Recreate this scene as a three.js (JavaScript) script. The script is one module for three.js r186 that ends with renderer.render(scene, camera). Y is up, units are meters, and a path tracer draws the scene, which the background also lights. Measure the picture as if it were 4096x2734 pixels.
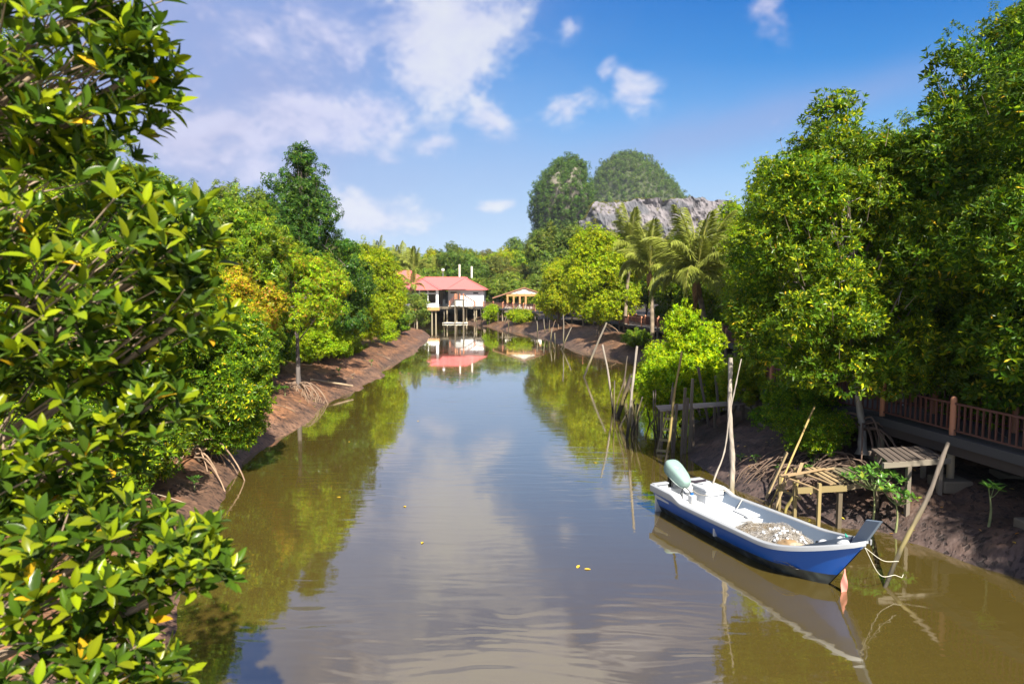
import * as THREE from 'three';
import { mergeGeometries } from 'three/addons/utils/BufferGeometryUtils.js';
import { RoundedBoxGeometry } from 'three/addons/geometries/RoundedBoxGeometry.js';

// ---------------------------------------------------------------- camera, sky, sun, exposure
const scene = new THREE.Scene();
const camera = new THREE.PerspectiveCamera(53.2, 1024 / 683, 0.1, 4000);
camera.position.set(0, 6.5, 0);
camera.rotation.x = -Math.atan(124 / 1566.2);
camera.filmGauge = 36;
camera.focus = 19;
camera.userData.fStop = 1.9;
const renderer = new THREE.WebGLRenderer({ antialias: true });
renderer.toneMapping = THREE.LinearToneMapping;
renderer.toneMappingExposure = 2.6;
renderer.shadowMap.enabled = true;
const SUN = new THREE.Vector3(0.29, 0.95, 0.92).normalize();
const sun = new THREE.DirectionalLight(new THREE.Color(1, 0.95, 0.83), 5);
sun.position.copy(SUN).multiplyScalar(200);
sun.castShadow = true; sun.shadow.radius = 1;
sun.shadow.mapSize.set(4096, 4096);
Object.assign(sun.shadow.camera, { left: -90, right: 90, top: 140, bottom: -140, near: 1, far: 600 });
scene.add(sun, sun.target);

// ---------------------------------------------------------------- random numbers, noise
function rng(seed) { let a = seed >>> 0; return () => { a = (a + 0x6D2B79F5) | 0; let t = Math.imul(a ^ (a >>> 15), 1 | a); t = (t + Math.imul(t ^ (t >>> 7), 61 | t)) ^ t; return ((t ^ (t >>> 14)) >>> 0) / 4294967296; }; }
const lerp = (a, b, t) => a + (b - a) * t, clamp = (x, a = 0, b = 1) => Math.min(b, Math.max(a, x));
const sstep = (a, b, x) => { const t = clamp((x - a) / (b - a)); return t * t * (3 - 2 * t); };
function hash(x, y, z = 0) { let h = Math.imul(x | 0, 374761393) ^ Math.imul(y | 0, 668265263) ^ Math.imul(z | 0, 2147483647 - 144665); h = Math.imul(h ^ (h >>> 13), 1274126177); return ((h ^ (h >>> 16)) >>> 0) / 4294967296; }
function vnoise(x, y, z = 0, per = 0) {
  const X = Math.floor(x), Y = Math.floor(y), Z = Math.floor(z); let u = x - X, v = y - Y, w = z - Z;
  u = u * u * (3 - 2 * u); v = v * v * (3 - 2 * v); w = w * w * (3 - 2 * w);
  const m = per ? (i) => ((i % per) + per) % per : (i) => i;
  const H = (i, j, k) => hash(m(X + i), m(Y + j), Z + k);
  const a = lerp(lerp(H(0, 0, 0), H(1, 0, 0), u), lerp(H(0, 1, 0), H(1, 1, 0), u), v);
  if (w === 0) return a;
  return lerp(a, lerp(lerp(H(0, 0, 1), H(1, 0, 1), u), lerp(H(0, 1, 1), H(1, 1, 1), u), v), w);
}
function fbm(x, y, z = 0, o = 4, per = 0) { let s = 0, a = 0.5, n = 0; for (let i = 0; i < o; i++) { s += a * vnoise(x, y, z, per); n += a; x *= 2; y *= 2; z *= 2; per *= 2; a *= 0.5; } return s / n; }

// ---------------------------------------------------------------- sky (air and clouds only)
{
  const W = 3072, Hh = 1536, data = new Float32Array(W * Hh * 4), K = 1 / 2.6;
  const F = 1566.2, deg = Math.PI / 180;
  // cloud banks: direction given as tangent offsets (right, up), half sizes, strength, brightness
  const banks = [
    [-145, 555, 120, 105, 1.0, 1], [-490, 540, 170, 70, 0.62, 0.8], [-690, 370, 150, 62, 0.8, 0.75], [-470, 375, 150, 55, 0.95, 0.9], [-320, 400, 100, 50, 0.85, 0.9],
    [-40, 400, 45, 34, 0.75, 0.95], [135, 402, 60, 24, 0.85, 1], [290, 425, 34, 36, 0.7, 0.95], [240, 460, 26, 22, 0.5, 0.9], [135, 565, 28, 20, 0.45, 0.9], [580, 615, 45, 55, 0.55, 0.75],
    [-330, 170, 140, 40, 0.9, 1], [-64, 176, 44, 12, 0.8, 1], [-145, 340, 40, 26, 0.55, 0.9], [-570, 260, 130, 50, 0.6, 0.85], [570, 360, 60, 18, 0.4, 0.8], [-270, 310, 40, 28, 0.5, 0.9],
  ].map(([x, y, rx, ry, s, b]) => [Math.atan(x / F), Math.atan(y / Math.hypot(F, x)), rx / F, ry / F, s, b]);
  const ramp = [[0, 0.64, 0.80, 0.98], [4, 0.52, 0.72, 0.97], [9, 0.36, 0.60, 0.94], [14, 0.16, 0.44, 0.88], [19, 0.04, 0.28, 0.75], [25, 0.0, 0.17, 0.62], [40, 0.0, 0.13, 0.52], [90, 0.01, 0.12, 0.42]];
  for (let j = 0; j < Hh; j++) {
    const el = ((j + 0.5) / Hh - 0.5) * Math.PI, e = Math.max(0, el / deg);
    const tone = (q) => { let k = 0; while (k < ramp.length - 2 && q > ramp[k + 1][0]) k++; const t = clamp((q - ramp[k][0]) / (ramp[k + 1][0] - ramp[k][0])); return [1, 2, 3].map((c) => lerp(ramp[k][c], ramp[k + 1][c], t)); };
    for (let i = 0; i < W; i++) {
      const o = (j * W + i) * 4;
      if (el < -0.02) { data[o] = 0.25 * K; data[o + 1] = 0.3 * K; data[o + 2] = 0.3 * K; data[o + 3] = 1; continue; }
      const ph = ((i + 0.5) / W - 0.5) * 2 * Math.PI, dx = Math.cos(el) * Math.cos(ph), dy = Math.sin(el), dz = Math.cos(el) * Math.sin(ph), az = Math.atan2(dx, -dz), base = tone(e * (1 + 0.34 * Math.sin(az * 1.0)));
      // noise over the sphere, so that nothing repeats or tears
      const sx = dx * 7, sy = dy * 9, sz = dz * 7, wx = fbm(sx + 9, sy + sz, 3.3, 3) - 0.5, wy = fbm(sx - 5, sy - sz, 7.7, 3) - 0.5;
      const n1 = fbm(sx * 1.3 + wx * 1.6 + 40, sy * 1.5 + wy * 1.6 + 7, sz * 1.3 + 11, 6), n2 = fbm(sx * 4 + wx * 3, sy * 5 + wy * 3, sz * 4 + 70, 5) * 0.72 + 0.28 * fbm(sx * 15 + wx * 5 + n1 * 2, sy * 19 + wy * 5, sz * 15 + 20, 4);
      let cov = 0, bri = 0, wsum = 1e-3, veil = 0;
      if (dz < 0.4) {
        const fall = (c) => Math.exp(-c * c);
        for (const b of banks) {
          const q = Math.hypot((az - b[0] + wx * 0.10) / b[2], (el - b[1] + wy * 0.07) / b[3]); if (q > 3) continue;
          const s = b[4] * fall(q * 0.72); cov = Math.max(cov, s); bri += s * b[5]; wsum += s;
        }
        veil = 0.45 * fall(Math.hypot((az + 0.45 + wx * 0.3) / 0.4, (el - 0.16 + wy * 0.15) / 0.14)) + 0.92 * fall(Math.hypot((az + 0.52 + wx * 0.25) / 0.42, (el - 0.36 + wy * 0.12) / 0.19)) + 0.5 * fall(Math.hypot((az - 0.36 + wx * 0.2) / 0.26, (el - 0.225 - (az - 0.36) * 0.16 + wy * 0.05) / 0.028));
      }
      // broken fair-weather cloud all round, thickened above the frame to pale the river reflection
      const away = Math.max(sstep(0.75, 1.2, Math.abs(az)), sstep(0.38, 0.52, el)), gen = away * sstep(lerp(0.47, 0.3, sstep(0.4, 0.6, el)), lerp(0.66, 0.56, sstep(0.4, 0.6, el)), n1) * sstep(-0.02, 0.1, el);
      const dens = clamp(sstep(0.2, 0.9, cov * 0.98 + (n2 - 0.5) * 1.35 + (n1 - 0.5) * 0.4) * 0.82 * sstep(0.02, 0.5, cov), 0, 1);
      const c = Math.max(dens, gen), B = lerp(bri / wsum, 0.95, clamp(gen - dens)) * (0.82 + 0.3 * n2);
      veil = Math.max(veil * (0.7 + 0.5 * n1), away * 0.35 * sstep(0.4, 0.6, n1));
      const vc = [0.36, 0.42, 0.72], cc = [0.84 * B, 0.85 * B, lerp(0.97, 0.93, B) * Math.min(1, B + 0.15)];
      const s2 = Math.max(0, dx * SUN.x + dy * SUN.y + dz * SUN.z), glow = 0.35 * Math.pow(s2, 24) + 0.12 * Math.pow(s2, 5);
      for (let m = 0; m < 3; m++) data[o + m] = (lerp(lerp(base[m], vc[m], clamp(veil)), cc[m], c) + glow * [1, 0.97, 0.9][m]) * K;
      data[o + 3] = 1;
    }
  }
  const sky = new THREE.DataTexture(data, W, Hh, THREE.RGBAFormat, THREE.FloatType);
  sky.mapping = THREE.EquirectangularReflectionMapping; sky.magFilter = THREE.LinearFilter; sky.minFilter = THREE.LinearFilter; sky.needsUpdate = true;
  scene.background = sky; scene.environment = sky;
}

// ---------------------------------------------------------------- helpers
const V = (x, y, z) => new THREE.Vector3(x, y, z);
const taken = {};
function numbered(n) { const k = taken[n] = (taken[n] ?? -1) + 1; return k ? `${n}_${String(k).padStart(3, '0')}` : n; }
function tag(o, label, category, group, kind) { if (label) o.userData.label = label; if (category) o.userData.category = category; if (group) o.userData.group = group; if (kind) o.userData.kind = kind; return o; }
function thing(name, label, category, p = [0, 0, 0], turn = 0, group) { const g = new THREE.Group(); g.name = numbered(name); g.position.set(...p); g.rotation.y = turn; scene.add(g); return tag(g, label, category, group); }
function part(parent, name, geo, m, label) { const o = new THREE.Mesh(geo, m); o.name = name; if (label) o.userData.label = label; parent.add(o); return o; }
function solo(name, geo, m, label, category, p = [0, 0, 0], group) { const o = part(scene, numbered(name), geo, m); o.position.set(...p); return tag(o, label, category, group); }
function struct(name, geo, m) { const o = part(scene, numbered(name), geo, m); o.userData.kind = 'structure'; return o; }
const mat = (r, g, b, rough = 0.8, extra = {}) => new THREE.MeshStandardMaterial({ color: new THREE.Color().setRGB(r, g, b), roughness: rough, side: THREE.DoubleSide, ...extra });
const vcm = (rough = 0.85, extra = {}) => mat(1, 1, 1, rough, { vertexColors: true, ...extra });
function join(list) { return mergeGeometries(list.map((g) => { const q = g.index ? g.toNonIndexed() : g; for (const k of Object.keys(q.attributes)) if (k !== 'position' && k !== 'normal' && k !== 'color') q.deleteAttribute(k); return q; })); }
function box(w, h, d, x = 0, y = 0, z = 0, ry = 0, rx = 0, rz = 0) { const g = new THREE.BoxGeometry(w, h, d); if (rx || ry || rz) g.rotateX(rx), g.rotateZ(rz), g.rotateY(ry); return g.translate(x, y, z); }
function rbox(w, h, d, r, x = 0, y = 0, z = 0) { return new RoundedBoxGeometry(w, h, d, 2, r).translate(x, y, z); }
function beam(a, b, w, h) { const d = new THREE.Vector3().subVectors(b, a), L = d.length(), g = new THREE.BoxGeometry(w, h, L); g.applyQuaternion(new THREE.Quaternion().setFromRotationMatrix(new THREE.Matrix4().lookAt(b, a, Math.abs(d.y) > 0.95 * L ? V(1, 0, 0) : V(0, 1, 0)))); return g.translate((a.x + b.x) / 2, (a.y + b.y) / 2, (a.z + b.z) / 2); }
// a tapering, uneven tube through points; colour(t, rnd) gives each ring its colour
function tube(pts, radii, seg = 6, o = {}) {
  const n = pts.length, pos = [], nor = [], col = [], idx = [], R = rng(o.seed ?? 1); let ref = V(0.31, 0.12, 0.94);
  for (let i = 0; i < n; i++) {
    const t = new THREE.Vector3().subVectors(pts[Math.min(n - 1, i + 1)], pts[Math.max(0, i - 1)]).normalize(), u = new THREE.Vector3().crossVectors(t, ref); if (u.lengthSq() < 1e-4) u.crossVectors(t, V(1, 0, 0)); u.normalize(); const v = new THREE.Vector3().crossVectors(t, u); ref = new THREE.Vector3().crossVectors(u, t);
    const r = Array.isArray(radii) ? (radii.length === n ? radii[i] : lerp(radii[0], radii[radii.length - 1], i / (n - 1))) : radii;
    for (let k = 0; k <= seg; k++) { const a = k / seg * Math.PI * 2, q = u.clone().multiplyScalar(Math.cos(a)).addScaledVector(v, Math.sin(a)), w = 1 + (o.rough ?? 0) * (hash(i * 7 + (k % seg), o.seed ?? 3, 5) - 0.5); pos.push(pts[i].x + q.x * r * w, pts[i].y + q.y * r * w, pts[i].z + q.z * r * w); nor.push(q.x, q.y, q.z); if (o.color) col.push(...o.color(i / (n - 1), R, pts[i])); }
  }
  for (let i = 0; i < n - 1; i++) for (let k = 0; k < seg; k++) { const a = i * (seg + 1) + k, b = a + seg + 1; idx.push(a, a + 1, b, b, a + 1, b + 1); }
  for (const e of [0, n - 1]) { const c = pos.length / 3; pos.push(pts[e].x, pts[e].y, pts[e].z); const t = new THREE.Vector3().subVectors(pts[e], pts[e ? e - 1 : 1]).normalize(); nor.push(t.x, t.y, t.z); if (o.color) col.push(...o.color(e ? 1 : 0, R, pts[e])); for (let k = 0; k < seg; k++) idx.push(c, e * (seg + 1) + k, e * (seg + 1) + k + 1); }
  const g = new THREE.BufferGeometry(); g.setAttribute('position', new THREE.Float32BufferAttribute(pos, 3)); g.setAttribute('normal', new THREE.Float32BufferAttribute(nor, 3)); if (o.color) g.setAttribute('color', new THREE.Float32BufferAttribute(col, 3)); g.setIndex(idx); return g;
}
function curve(pts, n) { return new THREE.CatmullRomCurve3(pts).getPoints(n); }
function painted(g, c) { const n = g.attributes.position.count, a = new Float32Array(n * 3); for (let i = 0; i < n; i++) a.set(typeof c === 'function' ? c(g.attributes.position, i) : c, i * 3); g.setAttribute('color', new THREE.BufferAttribute(a, 3)); return g; }
function noiseTexture(size, fn, srgb) { const d = new Uint8Array(size * size * 4); for (let j = 0; j < size; j++) for (let i = 0; i < size; i++) { const c = fn(i / size, j / size), o = (j * size + i) * 4; for (let k = 0; k < 3; k++) d[o + k] = clamp(Array.isArray(c) ? c[k] : c) * 255; d[o + 3] = 255; } const t = new THREE.DataTexture(d, size, size); t.wrapS = t.wrapT = THREE.RepeatWrapping; t.magFilter = THREE.LinearFilter; t.minFilter = THREE.LinearMipmapLinearFilter; t.generateMipmaps = true; if (srgb) t.colorSpace = THREE.SRGBColorSpace; t.needsUpdate = true; return t; }

// ---------------------------------------------------------------- river outline and ground
const SHORE = [[-4.6, 60], [-4.6, 0], [-5.6, -8], [-6.45, -11.7], [-6.87, -13.3], [-8.06, -17.5], [-9.3, -21.7], [-10.2, -25.75], [-10.1, -29], [-9.95, -32.5], [-10.1, -39], [-10.2, -46], [-9.9, -56], [-9.65, -65.6], [-10.3, -80], [-11.2, -92.6], [-13.2, -101], [-17, -107], [-30, -110], [-70, -112], [-70, -131], [-24, -131], [-14, -129.5], [-9, -127], [-6.5, -120], [-1.7, -107.3], [3.9, -92.6], [5.4, -80], [6.6, -71.6], [9.1, -66.4], [11.3, -62], [11.8, -55], [11, -46], [9.6, -38], [8.3, -31], [7.3, -28], [6.75, -25.5], [6.9, -23.5], [7.28, -21.7], [8.0, -19.65], [8.7, -18.25], [9.64, -17.4], [10.4, -16.8], [11.43, -14.8], [12.6, -10], [13, 0], [13, 60]];
function shoreDist(x, z) { // > 0 on land
  let d = 1e9, inside = false;
  for (let i = 0, j = SHORE.length - 1; i < SHORE.length; j = i++) {
    const [ax, az] = SHORE[j], [bx, bz] = SHORE[i], ex = bx - ax, ez = bz - az, t = clamp(((x - ax) * ex + (z - az) * ez) / (ex * ex + ez * ez));
    d = Math.min(d, (x - ax - ex * t) ** 2 + (z - az - ez * t) ** 2);
    if ((az > z) !== (bz > z) && x < (bx - ax) * (z - az) / (bz - az) + ax) inside = !inside;
  }
  return inside ? -Math.sqrt(d) : Math.sqrt(d);
}
function ground(x, z) {
  let d = shoreDist(x, z); d += ((fbm(x * 0.5 + 30, z * 0.5 + 90, 0, 3) - 0.5) * 1.0 + (fbm(x * 0.22 + 3, z * 0.22 + 9, 0, 2) - 0.5) * (x < 0 ? 1.5 : 0.3)) * sstep(0, 0.6, Math.abs(d) + 0.2);
  if (d < 0) return Math.max(-1.6, d * 0.45);
  const lump = (fbm(x * 1.1 + 50, z * 1.1 + 50, 0, 4) - 0.5) * 0.5 * sstep(0, 1.2, d) + (fbm(x * 4 + 5, z * 4 + 9, 0, 3) - 0.5) * 0.10 * sstep(0, 0.7, d);
  const far = Math.hypot(x, z), rise = z < -170 ? sstep(170, 330, -z) * 9 * (0.4 + fbm(x * 0.012, z * 0.012, 0, 3)) : 0;
  return 1.55 * (1 - Math.exp(-d / 2.3)) + 0.55 * sstep(3, 11, d) + lump * (far > 140 ? 0.3 : 1) + rise;
}
const axis = (lo, hi, near0, near1, fine, grow) => { const a = []; let s = fine; for (let v = near0; v > lo; v -= s, s *= grow) a.unshift(v); for (let v = near0 + fine; v < near1; v += fine) a.push(v); s = fine; for (let v = near1; v < hi; v += s, s *= grow) a.push(v); a.unshift(lo); a.push(hi); return a; };
const mudTone = noiseTexture(512, (u, v) => { const a = fbm(u * 8, v * 8, 0, 5, 8), b = fbm(u * 32 + 3, v * 32, 4, 3, 32), c = fbm(u * 64, v * 64, 8, 2, 64); const pit = sstep(0.60, 0.72, b); return [0.86 + (a - 0.5) * 0.7 - pit * 0.34 + (c - 0.5) * 0.25, 0.85 + (a - 0.5) * 0.68 - pit * 0.36 + (c - 0.5) * 0.25, 0.85 + (a - 0.5) * 0.62 - pit * 0.36 + (c - 0.5) * 0.25]; }, true);
const mudBump = noiseTexture(512, (u, v) => 0.5 + (fbm(u * 16, v * 16, 0, 5, 16) - 0.5) * 1.2 - 0.3 * sstep(0.60, 0.72, fbm(u * 32 + 3, v * 32, 4, 3, 32)));
{
  const xs = axis(-1500, 1500, -15, 17, 0.22, 1.09), zs = axis(-2200, 60, -36, -8, 0.22, 1.035).reverse();
  const pos = [], col = [], uv = [], idx = [], n = xs.length;
  for (const z of zs) for (const x of xs) {
    const y = ground(x, z), d = shoreDist(x, z); pos.push(x, y, z); uv.push(x / 3.1, z / 3.1);
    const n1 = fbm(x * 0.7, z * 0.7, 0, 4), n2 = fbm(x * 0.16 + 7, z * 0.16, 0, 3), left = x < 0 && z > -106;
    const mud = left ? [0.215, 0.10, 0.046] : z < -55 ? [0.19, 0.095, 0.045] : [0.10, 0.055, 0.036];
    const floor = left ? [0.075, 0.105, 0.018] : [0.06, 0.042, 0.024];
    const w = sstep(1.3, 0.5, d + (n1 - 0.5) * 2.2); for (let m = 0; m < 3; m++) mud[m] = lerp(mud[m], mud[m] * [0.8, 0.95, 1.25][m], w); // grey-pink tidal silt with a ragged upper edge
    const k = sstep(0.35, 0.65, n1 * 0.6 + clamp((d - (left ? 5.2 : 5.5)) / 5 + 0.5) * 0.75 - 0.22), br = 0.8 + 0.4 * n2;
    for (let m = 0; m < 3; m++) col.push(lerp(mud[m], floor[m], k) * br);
  }
  for (let j = 0; j < zs.length - 1; j++) for (let i = 0; i < n - 1; i++) { const a = j * n + i; idx.push(a, a + 1, a + n, a + n, a + 1, a + n + 1); }
  const g = new THREE.BufferGeometry(); g.setAttribute('position', new THREE.Float32BufferAttribute(pos, 3)); g.setAttribute('color', new THREE.Float32BufferAttribute(col, 3)); g.setAttribute('uv', new THREE.Float32BufferAttribute(uv, 2)); g.setIndex(idx); g.computeVertexNormals();
  if (g.attributes.normal.getY(0) < 0) { g.setIndex(idx.map((_, i) => idx[i - i % 3 + [0, 2, 1][i % 3]])); g.computeVertexNormals(); }
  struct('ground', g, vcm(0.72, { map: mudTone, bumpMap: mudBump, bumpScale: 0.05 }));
}
{
  const ripple = noiseTexture(1024, (u, v) => {
    let s = 0; const P = Math.PI * 2, wob = (fbm(u * 6, v * 6, 0, 3, 6) - 0.5) * 0.9, wob2 = (fbm(u * 8 + 4, v * 8, 2, 3, 8) - 0.5) * 1.6;
    for (const [kx, ky, a, ph] of [[1, 14, 0.5, 0], [-2, 19, 0.4, 1], [3, 27, 0.34, 2], [-3, 37, 0.25, 4], [5, 46, 0.2, 5], [-7, 60, 0.14, 3]]) s += a * Math.sin(P * (kx * u + ky * v) + ph + wob * ky * 0.35 + wob2);
    const calm = sstep(0.3, 0.7, fbm(u * 4 + 2, v * 4, 6, 3, 4));
    return 0.5 + s * 0.12 * (0.35 + 0.65 * calm) + (fbm(u * 40, v * 40, 0, 3, 40) - 0.5) * 0.10;
  });
  const g = new THREE.PlaneGeometry(160, 230, 1, 1).rotateX(-Math.PI / 2).translate(-5, 0, -65), uv = g.attributes.uv, p = g.attributes.position;
  for (let i = 0; i < p.count; i++) uv.setXY(i, p.getX(i) / 13, p.getZ(i) / 13);
  struct('river', g, new THREE.MeshPhysicalMaterial({ color: new THREE.Color().setRGB(0.072, 0.052, 0.012), roughness: 0.03, ior: 2.3, clearcoat: 1, clearcoatRoughness: 0.03, bumpMap: ripple, bumpScale: 0.016, side: THREE.DoubleSide }));
}
console.log('ground done');
// ---------------------------------------------------------------- leaves
const leafMat = new THREE.MeshPhysicalMaterial({ color: 0xffffff, vertexColors: true, roughness: 1, specularIntensity: 0.12, transmission: 0.42, thickness: 0, clearcoat: 0.28, clearcoatRoughness: 0.25, side: THREE.DoubleSide });
const frondMat = new THREE.MeshPhysicalMaterial({ color: 0xffffff, vertexColors: true, roughness: 1, specularIntensity: 0.15, transmission: 0.3, thickness: 0, clearcoat: 0.4, clearcoatRoughness: 0.35, side: THREE.DoubleSide });
const barkMat = vcm(0.9);
class Leaves {
  constructor() { this.p = []; this.c = []; this.i = []; }
  // a blade from b along d (unit), u is the upper side; folded along the midrib and drooping at the tip
  add(b, d, u, len, wid, fold, droop, col, fine) {
    const s = new THREE.Vector3().crossVectors(d, u).normalize(), n = new THREE.Vector3().crossVectors(s, d), st = fine ? [[0, 0.06], [0.18, 0.62], [0.42, 1], [0.66, 0.9], [0.86, 0.5], [1, 0]] : [[0, 0], [0.5, 1], [1, 0]];
    const o = this.p.length / 3;
    for (const [t, w] of st) {
      const cx = b.x + d.x * len * t - n.x * droop * len * t * t, cy = b.y + d.y * len * t - n.y * droop * len * t * t, cz = b.z + d.z * len * t - n.z * droop * len * t * t, h = wid * w * 0.5;
      for (const e of [-1, 0, 1]) { this.p.push(cx + s.x * h * e + n.x * fold * h * Math.abs(e), cy + s.y * h * e + n.y * fold * h * Math.abs(e), cz + s.z * h * e + n.z * fold * h * Math.abs(e)); const k = fine && !e ? 1.18 : 1; this.c.push(col[0] * k, col[1] * k, col[2] * k); }
    }
    for (let k = 0; k < st.length - 1; k++) { const a = o + k * 3; for (const e of [0, 1]) { if (st[k][1] > 0) this.i.push(a + e, a + e + 1, a + 3 + e); if (st[k + 1][1] > 0) this.i.push(a + e + 1, a + 4 + e, a + 3 + e); else if (st[k][1] > 0 && 0) 0; } }
  }
  geo() { const g = new THREE.BufferGeometry(); g.setAttribute('position', new THREE.Float32BufferAttribute(this.p, 3)); g.setAttribute('color', new THREE.Float32BufferAttribute(this.c, 3)); g.setIndex(this.i); g.computeVertexNormals(); return g; }
}
const unit = (R) => { const z = R() * 2 - 1, a = R() * 6.2832, r = Math.sqrt(1 - z * z); return V(r * Math.cos(a), z, r * Math.sin(a)); };
const sideOf = (d) => { const s = new THREE.Vector3().crossVectors(d, Math.abs(d.y) > 0.9 ? V(1, 0, 0) : V(0, 1, 0)).normalize(); return [s, new THREE.Vector3().crossVectors(s, d).normalize()]; };
function rosette(L, R, at, dir, o, fine) { // a whorl of stiff leaves round a shoot tip
  const [s, t] = sideOf(dir), n = o.n + Math.floor(R() * 3), a0 = R() * 6.28, shoot = R();
  for (let k = 0; k < n; k++) {
    const a = a0 + k * 2.4, up = lerp(o.open[0], o.open[1], k / n + (R() - 0.5) * 0.2), rad = s.clone().multiplyScalar(Math.cos(a)).addScaledVector(t, Math.sin(a));
    const d = dir.clone().multiplyScalar(Math.sin(up)).addScaledVector(rad, Math.cos(up)).normalize(), u = dir.clone().multiplyScalar(Math.cos(up)).addScaledVector(rad, -Math.sin(up)).addScaledVector(unit(R), 0.25).normalize();
    const len = o.len * (0.7 + 0.5 * R()), q = R(), c = q < o.yellow ? o.cy : q < o.yellow + o.young ? o.cn : o.cg, v = 0.72 + 0.56 * R();
    L.add(at.clone().addScaledVector(dir, -len * 0.22 * R()).addScaledVector(d, len * 0.08), d, u, len, len * o.w * (0.85 + 0.3 * R()), o.fold, o.droop * (0.5 + R()), [c[0] * v * (0.88 + 0.24 * R()), c[1] * v, c[2] * v], fine);
  }
}
const KINDS = {
  mangrove: { n: 6, open: [0.15, 1.1], len: 0.135, w: 0.40, fold: 0.35, droop: 0.12, yellow: 0.02, young: 0.3, cg: [0.095, 0.18, 0.003], cn: [0.29, 0.36, 0.003], cy: [0.55, 0.36, 0.02], shoots: 30 },
  bright: { n: 6, open: [0.2, 1.1], len: 0.125, w: 0.42, fold: 0.3, droop: 0.15, yellow: 0.012, young: 0.55, cg: [0.14, 0.255, 0.002], cn: [0.34, 0.42, 0.003], cy: [0.5, 0.38, 0.02], shoots: 30 },
  broad: { n: 5, open: [-0.2, 0.7], len: 0.15, w: 0.46, fold: 0.2, droop: 0.3, yellow: 0.01, young: 0.25, cg: [0.07, 0.155, 0.005], cn: [0.23, 0.30, 0.005], cy: [0.4, 0.33, 0.02], shoots: 30 },
  hanging: { n: 8, open: [-0.9, 0.1], len: 0.2, w: 0.24, fold: 0.25, droop: 0.35, yellow: 0.02, young: 0.35, cg: [0.15, 0.22, 0.008], cn: [0.33, 0.36, 0.008], cy: [0.5, 0.25, 0.03], shoots: 24 },
  autumn: { n: 6, open: [-0.5, 0.5], len: 0.17, w: 0.42, fold: 0.2, droop: 0.3, yellow: 0.15, young: 0.5, cg: [0.16, 0.21, 0.006], cn: [0.42, 0.37, 0.005], cy: [0.56, 0.22, 0.03], shoots: 24 },
  dull: { n: 5, open: [-0.2, 0.9], len: 0.16, w: 0.42, fold: 0.2, droop: 0.3, yellow: 0.01, young: 0.3, cg: [0.075, 0.115, 0.016], cn: [0.17, 0.20, 0.022], cy: [0.3, 0.27, 0.05], shoots: 28 },
};
Object.assign(KINDS, { mangroveNear: { ...KINDS.mangrove, len: 0.215, w: 0.36, shoots: 15, open: [0.3, 1.25], fold: 0.4, young: 0.24, cg: [0.07, 0.13, 0.004], cn: [0.27, 0.32, 0.004] }, brightNear: { ...KINDS.bright, len: 0.2, w: 0.38, shoots: 18, open: [0.25, 1.2] }, tallNear: { ...KINDS.broad, len: 0.2, w: 0.42, shoots: 15, cg: [0.035, 0.09, 0.008], cn: [0.10, 0.17, 0.008] } });
const puffs = {};
function puff(kind, v) { // half a metre of twigs in leaf
  return puffs[kind + v] ??= (() => { const L = new Leaves(), R = rng(97 + v * 31 + kind.length * 7), o = KINDS[kind]; for (let k = 0; k < o.shoots; k++) { const q = unit(R), r = 0.5 * Math.cbrt(0.08 + 0.92 * R()), at = q.clone().multiplyScalar(r); at.y *= 0.85; rosette(L, R, at, q.multiplyScalar(0.8).add(V(0, 0.75, 0)).addScaledVector(unit(R), 0.35).normalize(), o); } return L.geo(); })();
}
const _m = new THREE.Matrix4(), _q = new THREE.Quaternion(), _q2 = new THREE.Quaternion(), _c = new THREE.Color();
// puffs over and through a set of ellipsoids [x,y,z,rx,ry,rz]
function crownPuffs(lobes, size, cover, R, floorY = -1e9) {
  const out = [];
  for (const [x, y, z, a, b, c] of lobes) {
    const area = 4 * Math.PI * Math.pow((Math.pow(a * b, 1.6) + Math.pow(a * c, 1.6) + Math.pow(b * c, 1.6)) / 3, 1 / 1.6), n = Math.max(3, Math.round(cover * area / (0.7 * size * size)));
    for (let k = 0; k < n; k++) {
      const q = unit(R), f = 0.55 + 0.45 * Math.pow(R(), 0.55), p = V(x + q.x * a * f, y + q.y * b * f, z + q.z * c * f); if (p.y < floorY) continue;
      if (lobes.some((l) => l[0] !== x && ((p.x - l[0]) / l[3]) ** 2 + ((p.y - l[1]) / l[4]) ** 2 + ((p.z - l[2]) / l[5]) ** 2 < 0.3)) continue;
      const out3 = V(q.x / a, q.y / b, q.z / c).normalize().multiplyScalar(0.7).add(V(0, 0.6, 0)).normalize();
      out.push([p, out3, size * (0.7 + 0.6 * R()), R() * 6.283]);
      const pk = 1.05 + 0.3 * R(); if (q.y > -0.3 && R() < 0.2) out.push([V(x + q.x * a * pk, y + q.y * b * pk + size * 0.2, z + q.z * c * pk), out3.clone().add(V(0, 0.5, 0)).normalize(), size * (0.3 + 0.3 * R()), R() * 6.283]);
    }
  }
  return out;
}
function puffMesh(parent, name, list, kind, tint, R, vary = 0.28) {
  const half = [[], []]; list.forEach((e, i) => half[i % 2].push(e));
  half.forEach((es, v) => {
    if (!es.length) return;
    const im = new THREE.InstancedMesh(puff(kind, v), leafMat, es.length); im.name = name;
    es.forEach(([p, d, s, spin], i) => { _q.setFromUnitVectors(V(0, 1, 0), d); _q2.setFromAxisAngle(V(0, 1, 0), spin); im.setMatrixAt(i, _m.compose(p, _q.multiply(_q2), V(s, s, s))); const b = 1 + (R() - 0.5) * 2 * vary, w = 1 + (R() - 0.5) * 0.3; im.setColorAt(i, _c.setRGB(tint[0] * b * w, tint[1] * b, tint[2] * b)); });
    im.userData.kind = 'stuff'; parent.add(im);
  });
}
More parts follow.
